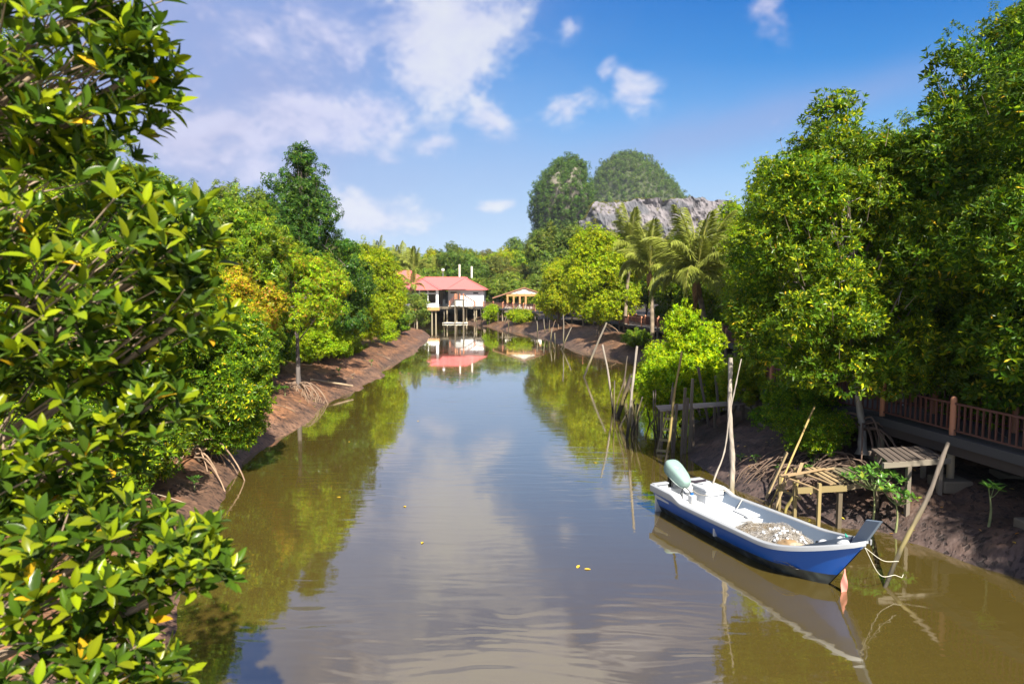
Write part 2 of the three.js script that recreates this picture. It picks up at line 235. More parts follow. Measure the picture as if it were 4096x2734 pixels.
function bark(c) { return (t, R) => { const v = 0.65 + 0.7 * R(); return [c[0] * v, c[1] * v, c[2] * v]; }; }
// crown = main ellipsoid broken up into lobes
function lobesOf(R, cx, cy, cz, rx, ry, rz, n, k = 0.4, open = 0) { // open: lobes stand farther out and apart, with deep gaps between them
  const L = [[cx, cy, cz, rx * (0.66 - 0.1 * open), ry * (0.68 - 0.1 * open), rz * (0.66 - 0.1 * open)]];
  for (let i = 0; i < n; i++) { const q = unit(R); if (q.y < -0.85) q.y *= -0.6; const f = 0.62 + 0.16 * R() + open * (0.08 + 0.2 * R()), s = k * (0.7 + 0.6 * R()); L.push([cx + q.x * rx * f, cy + q.y * ry * f, cz + q.z * rz * f, rx * s, ry * s * 0.9, rz * s]); }
  return L;
}
// a tree: o = {x,z, top, r (half width), low (underside of crown above ground), kind, tint, size, cover, n, lean, shape, trunk}
let treeSeed = 1000;
function tree(name, label, o, group) {
  const seed = o.seed ?? (treeSeed += 17), R = rng(seed), gy = o.y ?? Math.max(-0.4, ground(o.x, o.z)) - 0.08, g = thing(name, label, o.category ?? 'tree', [o.x, gy, o.z], 0, group);
  const H = o.top - gy, low = o.low ?? H * 0.3, ry = (H - low) / 2, cy = low + ry, lx = o.lean?.[0] ?? 0, lz = o.lean?.[1] ?? 0, rz = o.rz ?? o.r;
  const lobes = o.lobes ? o.lobes(R, H) : o.cone ? [] : lobesOf(R, lx, cy, lz, o.r, ry, rz, (o.n ?? 12) * 1.5, o.k ?? 0.32, o.open);
  if (o.cone) { const N = o.n ?? 26; for (let i = 0; i < N; i++) { const t = (i + 0.5) / N, h = low + (H - low) * t, w = o.r * Math.pow(1 - t, 0.75) * (0.6 + 0.5 * R()), a = i * 2.4 + R(), s = o.r * (0.09 + 0.15 * (1 - t)) * (0.7 + 0.6 * R()), ww = w * (0.7 + 0.45 * R()); lobes.push([lx + Math.cos(a) * ww, h + ww * 0.12, lz + Math.sin(a) * ww, s * 1.2, s * 0.75, s * 1.2]); if (i % 2) lobes.push([lx + Math.cos(a) * ww * 0.5, h - 0.1, lz + Math.sin(a) * ww * 0.5, s * 1.2, s * 0.7, s * 1.2]); } }
  const tr = o.trunk ?? 0.16, path = curve([V(0, -0.3, 0), V(lx * 0.2 + (R() - 0.5) * 0.3, low * 0.5, lz * 0.2 + (R() - 0.5) * 0.3), V(lx * 0.6, low + ry * 0.3, lz * 0.6), V(lx, low + ry * (o.cone ? 1.8 : 1.1), lz)], 14), bk = bark(o.bark ?? [0.13, 0.105, 0.08]), bl = bark([0.14, 0.11, 0.085]);
  const woods = [tube(path, path.map((_, i) => tr * (1.25 - i / 14 * 1.0) * (i === 0 ? 1.5 : 1)), 7, { color: bk, rough: 0.25, seed })];
  for (const l of lobes) { if (R() > (o.limbs ?? 0.75)) continue; const b = path[(o.limbFrom ?? 7) + Math.floor(R() * 6)], e = V(l[0], l[1], l[2]), mid = b.clone().lerp(e, 0.5).add(V((R() - 0.5) * 0.5, -0.2 + R() * 0.5, (R() - 0.5) * 0.5)), lp = curve([b, mid, e], 7); woods.push(tube(lp, [tr * 0.36, tr * 0.09], 5, { color: bl, seed: seed + 3 })); for (let k = 0; k < 2; k++) { const m = lp[3 + k * 2], q = unit(R).multiplyScalar(Math.min(l[3], l[4]) * 0.9); woods.push(tube([m, m.clone().addScaledVector(q, 0.5).add(V(0, 0.1, 0)), m.clone().add(q)], [tr * 0.16, tr * 0.05], 4, { color: bk, seed })); } }
  part(g, 'trunk', join(woods), barkMat);
  puffMesh(g, 'crown', crownPuffs(lobes, o.size ?? 1, o.cover ?? 1.5, R, o.floor ?? 0.1), o.kind ?? 'mangrove', o.tint ?? [1, 1, 1], R, o.vary);
  if (o.roots) for (let k = 0; k < o.roots; k++) { const a = k * 2.4 + R(), r = o.rootReach * (0.45 + 0.75 * R()), hx = Math.cos(a) * r, hz = Math.sin(a) * r, gy2 = Math.max(-0.5, ground(o.x + hx, o.z + hz)) - gy - 0.12, h = o.rootTop * (0.4 + 0.6 * R()); part(g, 'prop_root', tube(curve([V(0, h, 0), V(hx * 0.4, h * 1.05 + 0.05, hz * 0.4), V(hx * 0.8, lerp(h, gy2, 0.45), hz * 0.8), V(hx, gy2, hz)], 9), [0.035, 0.022], 5, { color: bark(o.rootBark ?? [0.2, 0.13, 0.085]), seed: seed + k }), barkMat); }
  return g;
}

// ---------------------------------------------------------------- trees of the right bank
const big = tree('mangrove_tree', 'tall glossy-leaved mangrove with pale trunk rooted beside the near boardwalk', { x: 11.1, z: -21.3, y: 1.55, top: 11.6, r: 3.15, rz: 2.7, low: 1.2, lean: [-0.75, 0.3], kind: 'mangroveNear', size: 0.74, cover: 1.15, n: 34, k: 0.22, open: 1, trunk: 0.12, bark: [0.3, 0.27, 0.23], tint: [1.2, 1.22, 1], limbs: 1, limbFrom: 8, seed: 4, lobes: (R) => [...lobesOf(R, -0.75, 5.6, 0.3, 3.15, 4.3, 2.7, 50, 0.22, 1), [-2.2, 2.9, 0.8, 1.0, 0.7, 0.9], [-1.2, 2.5, 1.3, 0.9, 0.6, 0.8], [0.1, 2.6, 1.4, 0.9, 0.6, 0.8], [1.1, 2.8, 1.0, 0.9, 0.7, 0.8], [-2.9, 3.6, 0.3, 0.9, 0.8, 0.9], [1.6, 3.3, 0.2, 0.9, 0.8, 0.9]], roots: 14, rootReach: 1.2, rootTop: 0.9, rootBark: [0.16, 0.1, 0.07] });
const edgeTree = tree('mangrove_tree', 'dense dark mangrove filling the right edge behind the boardwalk', { x: 15.6, z: -18.6, top: 14.6, r: 4.3, low: 1.2, kind: 'mangroveNear', size: 0.85, cover: 1.35, n: 36, k: 0.23, open: 1, trunk: 0.2, tint: [0.85, 0.95, 0.85], seed: 21 });
tree('mangrove_tree', 'mangrove crown rising behind the railing between the two largest right-bank trees', { x: 17.0, z: -27, top: 13.4, r: 4.4, low: 1, kind: 'mangrove', size: 1.05, cover: 1.5, n: 20, trunk: 0.2, tint: [1, 1, 0.9], seed: 33 });
tree('mangrove_tree', 'tallest mangrove at the top right corner with leaves against blue sky', { x: 20.5, z: -24, top: 17.2, r: 4.8, low: 5, kind: 'mangrove', size: 1.05, cover: 1.3, n: 22, trunk: 0.22, tint: [0.95, 1, 0.9], seed: 39 });
tree('mangrove_tree', 'yellow-green mangrove behind the coconut palms, right of the quarry face', { x: 17.2, z: -43, top: 14.2, r: 4.2, low: 0.6, kind: 'bright', size: 1.25, cover: 1.5, n: 16, trunk: 0.2, tint: [0.95, 0.95, 0.9] });
tree('mangrove_tree', 'yellow-green mangrove hiding the right end of the grey quarry face', { x: 20.5, z: -56, top: 14.6, r: 4.2, low: 0.6, kind: 'bright', size: 1.35, cover: 1.5, n: 16, trunk: 0.2, tint: [0.9, 0.92, 0.9] });
tree('round_tree', 'round bright yellow-green tree on the far right bank left of the palms', { x: 9.9, z: -77, top: 13.3, r: 4.5, low: 1.2, kind: 'bright', size: 1.4, cover: 1.7, n: 20, trunk: 0.22, tint: [1.15, 1.05, 0.9], roots: 12, rootReach: 2.6, rootTop: 1.2, rootBark: [0.3, 0.2, 0.13] });
tree('round_tree', 'smaller pale yellow-green tree beside the orange pavilion', { x: 6.4, z: -95, top: 10.6, r: 3.6, low: 0.8, kind: 'bright', size: 1.5, cover: 1.6, n: 16, trunk: 0.18, tint: [1.15, 1.0, 1.1], roots: 10, rootReach: 2.4, rootTop: 1.0, rootBark: [0.3, 0.2, 0.13] });
tree('round_tree', 'mid green tree between the round bright tree and the smaller pale one', { x: 10.2, z: -104, top: 11.8, r: 4.2, low: 1.5, kind: 'bright', size: 1.6, cover: 1.5, n: 14, trunk: 0.2, tint: [0.95, 0.95, 1.2] });
tree('round_tree', 'dull green tree below the wooded limestone tower', { x: 11, z: -150, top: 21, r: 8.5, low: 3, kind: 'dull', size: 2.2, cover: 1.5, n: 18, trunk: 0.35, tint: [1.1, 1.15, 1] });
tree('waterside_bush', 'sunlit bright green mangrove bush overhanging the river behind the leaning poles', { x: 8.1, z: -32.0, y: 0.3, top: 5.4, r: 2.45, rz: 2.2, low: 0.35, kind: 'brightNear', category: 'bush', size: 0.72, cover: 1.8, n: 0, trunk: 0.1, tint: [1.2, 1.22, 0.85], seed: 8, lobes: (R) => [...lobesOf(R, -0.2, 1.9, 0, 2.15, 1.5, 2, 20, 0.3), [-0.2, 4.3, 0, 0.75, 0.95, 0.75], [0.95, 3.9, 0.3, 0.7, 0.8, 0.7], [0.4, 3.1, 0, 1.1, 0.8, 1.1], [-1.1, 2.6, 0.2, 0.8, 0.6, 0.8], [-1.35, 1.5, 0.4, 0.95, 0.85, 0.95], [1.3, 1.5, 0.4, 0.95, 0.9, 0.95], [0, 1.1, 0.9, 1.3, 0.85, 0.9], [-0.5, 2.3, 0.9, 1.0, 0.8, 0.8], [0.8, 2.5, 0.7, 0.9, 0.8, 0.8]], roots: 8, rootReach: 1.5, rootTop: 0.7 });
tree('waterside_bush', 'feathery light green bush between the old jetty and the boardwalk', { x: 10.0, z: -28.4, top: 4.2, r: 1.5, low: 0.3, kind: 'hanging', category: 'bush', size: 0.6, cover: 1.0, n: 10, trunk: 0.05, tint: [1.1, 1.15, 0.9] });
tree('understory_shrub', 'dark green shrub under the tall mangrove in front of the boardwalk', { x: 9.9, z: -23.6, top: 3.3, r: 1.7, rz: 1.3, low: 0.2, kind: 'mangrove', category: 'shrub', size: 0.6, cover: 1.3, n: 12, trunk: 0.05, tint: [0.95, 1.1, 1.1] });
tree('understory_shrub', 'low leafy shrub on the mud left of the mangrove trunk', { x: 9.9, z: -21.6, top: 2.6, r: 1.1, rz: 0.9, low: 0.15, kind: 'mangrove', category: 'shrub', size: 0.5, cover: 1.2, n: 8, trunk: 0.04, tint: [1, 1.1, 1] });
tree('understory_shrub', 'fern-like shrub on the far right bank below the distant railing', { x: 12.2, z: -64.5, top: 2.6, r: 1.7, low: 0.1, kind: 'hanging', category: 'shrub', size: 1.0, cover: 1.2, n: 8, trunk: 0.05, tint: [0.8, 1, 1.3] });
tree('understory_shrub', 'small bright shrub at the right bank just left of the sunlit bush', { x: 9.9, z: -44, top: 3.5, r: 1.6, low: 0.1, kind: 'bright', category: 'shrub', size: 0.9, cover: 1.3, n: 8, trunk: 0.05, tint: [1.1, 1.1, 0.9] });
tree('understory_shrub', 'leafy shrub beyond the bright bush below the palm trunks', { x: 12.6, z: -48, top: 3.4, r: 1.4, low: 0.1, kind: 'bright', category: 'shrub', size: 0.9, cover: 1.3, n: 8, trunk: 0.05, tint: [1.05, 1.1, 0.9] });
tree('understory_shrub', 'low shrub at the foot of the far poles before the pavilion', { x: 1.3, z: -106.5, top: 3.1, r: 2.6, low: 0.1, kind: 'bright', category: 'shrub', size: 1.2, cover: 1.3, n: 8, trunk: 0.06, tint: [1.05, 1.0, 0.9] });
tree('understory_shrub', 'low shrub on the bank below the house stairs', { x: -3.2, z: -116.5, top: 3.6, r: 2.2, low: 0.1, kind: 'bright', category: 'shrub', size: 1.2, cover: 1.3, n: 8, trunk: 0.06, tint: [1.05, 1.05, 0.9] });
{ // the shaded stand behind the boardwalk
  const R = rng(77), L = 'mangrove in the shaded stand behind the right boardwalk';
  for (const [x, z, t, r] of [[19, -14.5, 13, 4], [18.2, -21.5, 9, 3.2], [18.5, -31, 12, 4], [16.5, -34.5, 10.5, 3.2], [21, -37, 14, 4.5], [24, -29, 15, 5], [19.5, -47, 11, 3.8], [18.5, -62, 11, 4], [17.8, -69, 11.5, 4], [17, -76, 11, 4], [22, -66, 13, 5], [16.8, -84, 12, 4.2], [14.6, -91, 12, 4], [24, -80, 14, 5.5], [20, -94, 13, 5], [15, -112, 14, 5], [24, -112, 15, 6], [27, -50, 15, 5.5], [17.2, -52, 6.5, 2.4], [16.9, -39, 6, 2.2]])
    tree('shade_mangrove', L, { x: z < -45 ? x + 3.4 : x, z, top: t, r, low: 0.8, kind: 'mangrove', size: 1.15 + 0.004 * -z, cover: 1.15, n: 11, trunk: 0.16, tint: [0.8 + 0.3 * R(), 0.85 + 0.2 * R(), 0.85] }, 'stand behind the right boardwalk');
}
{ // trees just outside the frame that keep the near right bank in shade
  const L = 'mangrove standing outside the frame beside the near right bank';
  for (const [x, z, t, r] of [[17.5, -9.5, 13, 4], [16.6, -3.5, 12, 3.6], [20.5, -13, 14, 4.2], [15.6, -6.6, 9.5, 2.8]]) tree('shade_mangrove', L, { x, z, top: t, r, low: 1.5, kind: 'mangrove', size: 1.1, cover: 1.3, n: 10, trunk: 0.2, tint: [0.9, 0.95, 0.9] }, 'trees shading the near right bank');
  const R = rng(303); for (let i = 0; i < 34; i++) { const z = -14 - i * 2.1 - R() * 2, x = (z > -40 ? 15.2 + (i % 3) * 1.7 : 18.2 + (i % 3) * 1.6) + R(); tree('understory_shrub', 'dim shrub in the undergrowth behind the boardwalk', { x, z, top: ground(x, z) + 1.6 + 1.8 * R(), r: 1.5 + 0.5 * R(), low: 0.1, kind: 'mangrove', category: 'shrub', size: 0.75, cover: 1.0, n: 5, trunk: 0.04, tint: [0.85, 1, 0.9] }, 'undergrowth behind the boardwalk'); }
}
function ownLeaves(t, centre, rx, ry, rz, seed, tones) { // the leaves that show largest, each a piece of its own, on shoots standing out of the crown
  const R = rng(seed), gl = [0, 1].map((v) => { const L = new Leaves(); L.add(V(0, 0, 0), V(1, 0, 0), V(0, 1, 0), 1, 0.38, 0.35, 0.08 + 0.1 * v, [1, 1, 1], true); return L.geo(); }), ms = tones.map((c) => new THREE.MeshPhysicalMaterial({ color: new THREE.Color().setRGB(...c), roughness: 1, specularIntensity: 0.12, transmission: 0.42, thickness: 0, clearcoat: 0.5, clearcoatRoughness: 0.25, side: THREE.DoubleSide })), twigs = []; let n = 0;
  while (n < 290) { const q = unit(R); if (q.z < 0.1 && q.y < 0.5) continue; const f = 0.95 + 0.2 * R(), p = V(centre[0] + q.x * rx * f, centre[1] + q.y * ry * f, centre[2] + q.z * rz * f), dir = q.clone().multiplyScalar(0.7).add(V(0, 0.8, 0)).normalize(), k0 = Math.floor(R() * 4); twigs.push(tube([p.clone().addScaledVector(dir, -0.55), p.clone().addScaledVector(dir, -0.2), p], [0.012, 0.006], 4, { color: bark([0.2, 0.15, 0.1]) }));
    rosette({ add: (b, d, u, len) => { if (n++ >= 290) return; const l = part(t, 'leaf', gl[n % 2], ms[R() < 0.5 ? k0 : Math.floor(R() * 4)]), w = new THREE.Vector3().crossVectors(d, u).normalize(); l.position.copy(b); l.quaternion.setFromRotationMatrix(new THREE.Matrix4().makeBasis(d, new THREE.Vector3().crossVectors(w, d), w)); l.scale.setScalar(len * 1.15); } }, R, p, dir, KINDS.mangrove); }
  part(t, 'twig', join(twigs), barkMat);
}
const leafTones = [[0.10, 0.17, 0.004], [0.17, 0.24, 0.004], [0.33, 0.36, 0.004], [0.07, 0.13, 0.004]];
ownLeaves(big, [-0.75, 5.6, 0.3], 3.15, 4.3, 2.7, 71, leafTones); ownLeaves(edgeTree, [0, 6.7, 0], 4.3, 6, 4.3, 72, leafTones);
// ---------------------------------------------------------------- trees of the left bank
const bushRoots = tree('riverside_bush', 'large dense bush on stilt roots at the left waterline', { x: -10.8, z: -22.8, y: 0.3, top: 7.1, r: 2.6, rz: 2.4, low: 0.05, kind: 'mangroveNear', category: 'bush', size: 0.62, cover: 1.7, n: 24, k: 0.34, trunk: 0.12, tint: [1.1, 1.2, 0.9], seed: 61, roots: 16, rootReach: 1.9, rootTop: 1.0, rootBark: [0.26, 0.17, 0.11] });
tree('riverside_bush', 'dark green mangrove bush behind the foreground leaves at left', { x: -13.5, z: -20.5, top: 7.2, r: 2.8, low: 0.3, kind: 'mangrove', category: 'bush', size: 0.75, cover: 1.4, n: 16, trunk: 0.12, tint: [1.1, 1.15, 0.9] });
tree('mango_tree', 'light green tree with hanging narrow leaves behind the left waterline bush', { x: -15.2, z: -35, top: 10.8, r: 4.4, low: 1.0, kind: 'hanging', size: 1.15, cover: 1.5, n: 20, trunk: 0.2, tint: [0.75, 0.92, 0.9] });
tree('almond_tree', 'tree with orange and yellow leaves on the left bank', { x: -13.0, z: -31.5, top: 7.4, r: 2.3, low: 2.4, kind: 'autumn', size: 0.75, cover: 1.1, n: 12, trunk: 0.12, tint: [1, 1, 1] });
const slender = tree('slender_tree', 'slender tree with sparse yellow-green sprays and thin dark trunk on the mud', { x: -12.0, z: -38, top: 9.3, r: 2.9, low: 3.0, kind: 'autumn', size: 0.72, cover: 0.55, n: 20, k: 0.3, trunk: 0.13, tint: [0.72, 1.1, 0.8], bark: [0.12, 0.1, 0.09], seed: 14, roots: 14, rootReach: 1.4, rootTop: 0.35, rootBark: [0.24, 0.16, 0.11] });
tree('tall_tree', 'tall pointed dark green tree standing above the left bank', { x: -15.0, z: -49.5, top: 16.4, r: 5.8, low: 2.4, kind: 'tallNear', size: 0.95, cover: 0.62, cone: true, n: 60, trunk: 0.2, tint: [1, 1.05, 1.1], limbs: 1, seed: 15 });
tree('bank_tree', 'lower rounded green tree right of the tall pointed one', { x: -14.5, z: -56, top: 10.6, r: 3.4, low: 1.6, kind: 'broad', size: 1.0, cover: 1.5, n: 14, trunk: 0.18, tint: [1.3, 1.25, 1] });
tree('bank_tree', 'bright yellow-green tree at the bend beside the red-roofed house', { x: -14.6, z: -72, top: 11.3, r: 3.4, low: 0.6, kind: 'bright', size: 1.15, cover: 1.6, n: 20, trunk: 0.18, tint: [1.1, 1.0, 0.9] });
tree('bank_tree', 'yellow-green waterside tree in front of the bend on the left bank', { x: -13.9, z: -60, top: 6.6, r: 3.1, low: 0.3, kind: 'bright', size: 1.0, cover: 1.6, n: 18, trunk: 0.14, tint: [1.12, 1.0, 0.9] });
tree('bank_shrub', 'low sunny shrub on the left mud bank beside the fallen log', { x: -13.6, z: -47.5, top: 3.9, r: 2.0, low: 0.1, kind: 'bright', category: 'shrub', size: 0.8, cover: 1.4, n: 12, trunk: 0.05, tint: [0.95, 1.0, 0.9] });
tree('bank_shrub', 'dark low shrub behind the roots of the slender tree', { x: -15.2, z: -42, top: 3.6, r: 1.7, low: 0.1, kind: 'broad', category: 'shrub', size: 0.8, cover: 1.2, n: 8, trunk: 0.05, tint: [1, 1.1, 1] });
tree('bank_shrub', 'grey-green feathery shrub leaning over the water under the house deck', { x: -13.9, z: -97, top: 6.2, r: 2.8, low: 0.1, kind: 'dull', category: 'shrub', size: 1.0, cover: 0.5, n: 12, trunk: 0.08, tint: [1.5, 1.5, 1.4] });
for (const [x, z, t, r, k, L] of [[-10.4, -18.6, 3.2, 1.5, 'mangroveNear', 'dark leafy bush on the left mud, left of the stilt-rooted bush'], [-10.9, -15.6, 3.0, 1.6, 'mangroveNear', 'dark leafy bush nearest the camera on the left mud'], [-12.9, -26.8, 2.6, 1.1, 'mangrove', 'leafy shrub on the left mud just beyond the large waterline bush'], [-13.6, -30.0, 2.9, 1.3, 'broad', 'dark shrub below the orange-leaved tree'], [-13.9, -34.5, 2.7, 1.0, 'hanging', 'pale drooping shrub between the orange-leaved tree and the slender trunk'], [-13.4, -52, 3.2, 1.6, 'bright', 'sunny shrub just beyond the low shrub by the fallen log'], [-13.0, -55.5, 2.6, 1.3, 'hanging', 'pale shrub at the foot of the yellow-green waterside tree'], [-12.6, -66, 3.4, 1.9, 'bright', 'yellow-green shrub overhanging the mud at the left bend'], [-12.9, -80, 3.6, 2.0, 'broad', 'dark shrub on the left bend nearest the house'], [-9.4, -14.6, 1.9, 0.9, 'hanging', 'small pale shrub on the near left mud behind the foreground leaves']]) tree('bank_shrub', L, { x, z, top: t, r, low: 0.05, kind: k, category: 'shrub', size: 0.7, cover: 1.2, n: 6, trunk: 0.04, tint: [1, 1.05, 0.9] });
{
  const names = ['broad dark-topped tree just above the foreground leaves at left', 'broad tree behind the dark-topped one on the left slope', 'dull green tree left of the tall pointed tree', 'dull green crown directly behind the tall pointed tree', 'tallest crown on the left slope against the sky', 'yellow-green crown behind the waterline bush on the left', 'low yellow-green crown glimpsed through the foreground leaves', 'large green crown farthest left behind the foreground leaves', 'mangrove crown low at the left frame edge behind the foreground leaves', 'distant dull crown between the left slope and the bend', 'green tree behind the yellow-green tree at the left bend', 'small mangrove on the near left mud behind the foreground leaves', 'distant green crown behind the left lawn'];
  [[-20.5, -34, 15, 4.6, 'broad', [1.35, 1.2, 0.9]], [-23, -42, 15.2, 5, 'broad', [1.2, 1.15, 0.9]], [-21, -49, 14, 4.4, 'dull', [1.3, 1.3, 0.8]], [-19.5, -56, 13.2, 4, 'dull', [1.4, 1.3, 0.8]], [-27, -36, 19, 6, 'broad', [1.3, 1.2, 0.9]], [-19.5, -27, 11, 3.6, 'bright', [0.9, 0.9, 0.9]], [-17.5, -21, 9, 3, 'bright', [0.9, 0.95, 0.9]], [-21, -20, 13, 4.5, 'broad', [1.2, 1.2, 0.9]], [-17, -14, 9, 3.4, 'mangrove', [1.2, 1.2, 0.9]], [-24, -62, 13.5, 5, 'dull', [1.1, 1.15, 0.9]], [-20, -76, 12, 4.5, 'broad', [1.3, 1.2, 0.9]], [-12.6, -13.5, 4.4, 2.4, 'mangrove', [1.1, 1.15, 0.9]], [-27, -84, 13, 5, 'broad', [1.1, 1.1, 0.9]]].forEach(([x, z, t, r, k, ti], i) =>
    tree('slope_tree', names[i], { x, z, top: t, r, low: 1.2, kind: k, size: 0.85 + 0.008 * -z, cover: 1.45, n: 15, trunk: 0.18, tint: ti }, 'wooded slope of the left bank'));
}
// ---------------------------------------------------------------- wooded rise behind the house
{
  const R = rng(5), L = 'crown in the wooded rise behind the red-roofed house', G = 'wooded rise behind the house', kinds = ['dull', 'broad', 'bright', 'dull'];
  for (let i = 0; i < 46; i++) { const row = i % 4, z = -152 - row * 32 - R() * 22, x = lerp(-0.24, 0.08, (Math.floor(i / 4) + R() * 0.8) / 11.5) * -z; tree('distant_tree', L, { x, z, top: ground(x, z) + 9 + R() * 5 + row * 1.2, r: 5 + R() * 3, low: 1.5, kind: kinds[i % 4], size: 2.3, cover: 1.15, n: 9, trunk: 0.3, limbs: 0.2, tint: [1.0 + 0.5 * R(), 1.0 + 0.35 * R(), 1.1] }, G); }
  for (const [x, z, t, r] of [[-8, -138, 9, 4], [-1, -140, 10, 4.5], [5, -136, 9, 4], [-28, -143, 14, 6], [-19, -148, 12, 5], [-36, -130, 12, 5]]) tree('distant_tree', L, { x, z, top: t, r, low: 0.6, kind: 'dull', size: 1.9, cover: 1.3, n: 10, trunk: 0.25, tint: [1.4, 1.45, 0.9] }, G);
}
console.log('trees done');

// ---------------------------------------------------------------- coconut palms
function frondGeo(seed, len, arch, dead) {
  const R = rng(seed), L = new Leaves(), pts = [], col = dead ? [0.34, 0.19, 0.09] : [0.24, 0.27, 0.035];
  for (let i = 0; i <= 14; i++) { const t = i / 14; pts.push(V(len * (t - arch * 0.28 * t * t * t), len * (0.42 * t * (1 - 0.5 * arch) - arch * 0.62 * t * t * t + 0.06 * t * t), 0)); }
  const geo = [tube(pts, pts.map((_, i) => lerp(0.045, 0.008, i / 14)), 5, { color: bark(dead ? [0.3, 0.18, 0.09] : [0.32, 0.3, 0.06]) })];
  for (let i = 0; i < 104; i++) {
    const t = 0.12 + 0.88 * (i / 103), k = Math.min(13, Math.floor(t * 14)), p = pts[k].clone().lerp(pts[k + 1], t * 14 - k), fw = pts[k + 1].clone().sub(pts[k]).normalize(), w = Math.sin(Math.PI * Math.pow(t * 0.92 + 0.06, 0.75));
    for (const e of [-1, 1]) { const d = V(0, 0, e).addScaledVector(fw, 0.75 + 0.5 * t).add(V(0, dead ? -0.9 : -0.25 - 0.35 * R(), 0)).addScaledVector(unit(R), 0.13).normalize(), v = 0.65 + 0.7 * R(); L.add(p, d, V(0, 1, 0).addScaledVector(unit(R), 0.3).normalize(), len * 0.27 * (0.25 + 0.75 * w) * (0.85 + 0.3 * R()), 0.075, 0.35, 0.2 + 0.35 * R(), [col[0] * v, col[1] * v, col[2] * v]); }
  }
  return join([L.geo(), ...geo]);
}
const frondSet = [0, 1, 2].map((k) => [frondGeo(11 + k, 4.7, 0.3), frondGeo(21 + k, 4.8, 0.6), frondGeo(31 + k, 4.6, 1.0)]), deadFrond = frondGeo(5, 2.6, 1.7, true);
function palm(label, x, z, crownAt, s, n, seed, group, ivy) {
  const R = rng(seed), gy = ground(x, z) - 0.1, g = thing('coconut_palm', label, 'palm tree', [x, gy, z], 0, group), c = V(crownAt[0] - x, crownAt[1] - gy, crownAt[2] - z);
  part(g, 'trunk', tube(curve([V(0, 0, 0), V(c.x * 0.2, c.y * 0.4, c.z * 0.3), V(c.x * 0.7, c.y * 0.75, c.z * 0.7), c], 26), [0.22 * s, 0.13 * s], 9, { color: (t, Q) => { const v = (Math.round(t * 26) % 2 ? 0.7 : 1.1) * (0.8 + 0.4 * Q()); return [0.25 * v, 0.19 * v, 0.13 * v]; }, rough: 0.2 }), barkMat);
  for (let k = 0; k < n; k++) { const q = k / (n - 1), lev = q < 0.3 ? 0 : q < 0.7 ? 1 : 2, f = part(g, 'frond', frondSet[k % 3][lev], frondMat); f.position.copy(c); f.rotation.set(0, k * 2.399 + R() * 0.4, lerp(1.15, -0.15, q) + (R() - 0.5) * 0.2, 'YXZ'); f.scale.setScalar(s * (0.85 + 0.25 * R())); }
  const d = part(g, 'frond', deadFrond, frondMat, 'dead brown hanging frond'); d.position.copy(c).add(V(-0.1, -0.2, 0.2)); d.rotation.set(0, -1.7, -0.9, 'YXZ'); d.scale.setScalar(s * 0.95);
  if (ivy) { const list = []; for (let k = 0; k < 60; k++) { const t = R() * 0.8 + 0.1, p = V(c.x * 0.7 * t * t + (R() - 0.5) * 0.35, c.y * t, c.z * t * 0.8 + (R() - 0.5) * 0.35); list.push([p, unit(R), 0.28, R() * 6]); } puffMesh(g, 'climbing_vine', list, 'mangrove', [1, 1, 1], R); }
  return g;
}
palm('large sunlit coconut palm with a brown dead frond behind the boardwalk', 15.3, -53.5, [14.3, 7.6, -53], 1.18, 24, 3, undefined, true);
palm('taller darker coconut palm left of the large sunlit one', 13.2, -64, [12.9, 8.4, -64], 1.0, 20, 4);
palm('coconut palm top farther back in front of the quarry face', 12.6, -76, [13.2, 11.4, -76], 1.0, 16, 9);
[[-22, -150, 10.2], [-24.5, -158, 11.5], [-17.5, -155, 9.2], [-28, -165, 12.6], [-34, -172, 14]].forEach(([x, z, h], i) => palm(`small distant coconut palm in the wood left behind the house, ${['second from right', 'middle one of five', 'rightmost', 'second from left', 'leftmost'][i]}`, x, z, [x + 0.5, h, z], 1.15, 14, Math.round(-x * 3 - z), 'distant palms behind the house'));
palm('small palm beside the left gable of the red-roofed house', -17.9, -118.6, [-17.4, 7.0, -118.4], 0.72, 12, 41);
console.log('palms done');

// ---------------------------------------------------------------- limestone hills
function hill(name, prof, z, depth, seed, col, amp) { // prof: [height, left, right] in metres from the ground up
  const N = 64, M = 46, pos = [], idx = [], cl = [], H0 = prof[0][0], H1 = prof[prof.length - 1][0];
  const at = (h) => { let k = 0; while (k < prof.length - 2 && h > prof[k + 1][0]) k++; const t = clamp((h - prof[k][0]) / (prof[k + 1][0] - prof[k][0])); return [lerp(prof[k][1], prof[k + 1][1], t), lerp(prof[k][2], prof[k + 1][2], t)]; };
  for (let j = 0; j <= M; j++) { const h = lerp(H0, H1, j / M), [l, r] = at(h); for (let i = 0; i <= N; i++) { const a = i / N * Math.PI * 2, rx = (r - l) / 2, dz = depth * rx / ((prof[0][2] - prof[0][1]) / 2), nn = (fbm(Math.cos(a) * 2 + 9 + seed, h * 0.06, Math.sin(a) * 2 + 4, 4) - 0.5) * amp * (j === M ? 0 : 1); pos.push((l + r) / 2 + Math.cos(a) * (rx + nn), h, z - depth + Math.sin(a) * (dz + nn)); const v = 0.7 + 0.6 * fbm(a * 6, h * 0.3, seed, 3); cl.push(col[0] * v, col[1] * v, col[2] * v); } }
  for (let j = 0; j < M; j++) for (let i = 0; i < N; i++) { const a = j * (N + 1) + i, b = a + N + 1; idx.push(a, b, a + 1, b, b + 1, a + 1); }
  const g = new THREE.BufferGeometry(); g.setAttribute('position', new THREE.Float32BufferAttribute(pos, 3)); g.setAttribute('color', new THREE.Float32BufferAttribute(cl, 3)); g.setIndex(idx); g.computeVertexNormals(); struct(name, g, vcm(0.95)); return g;
}
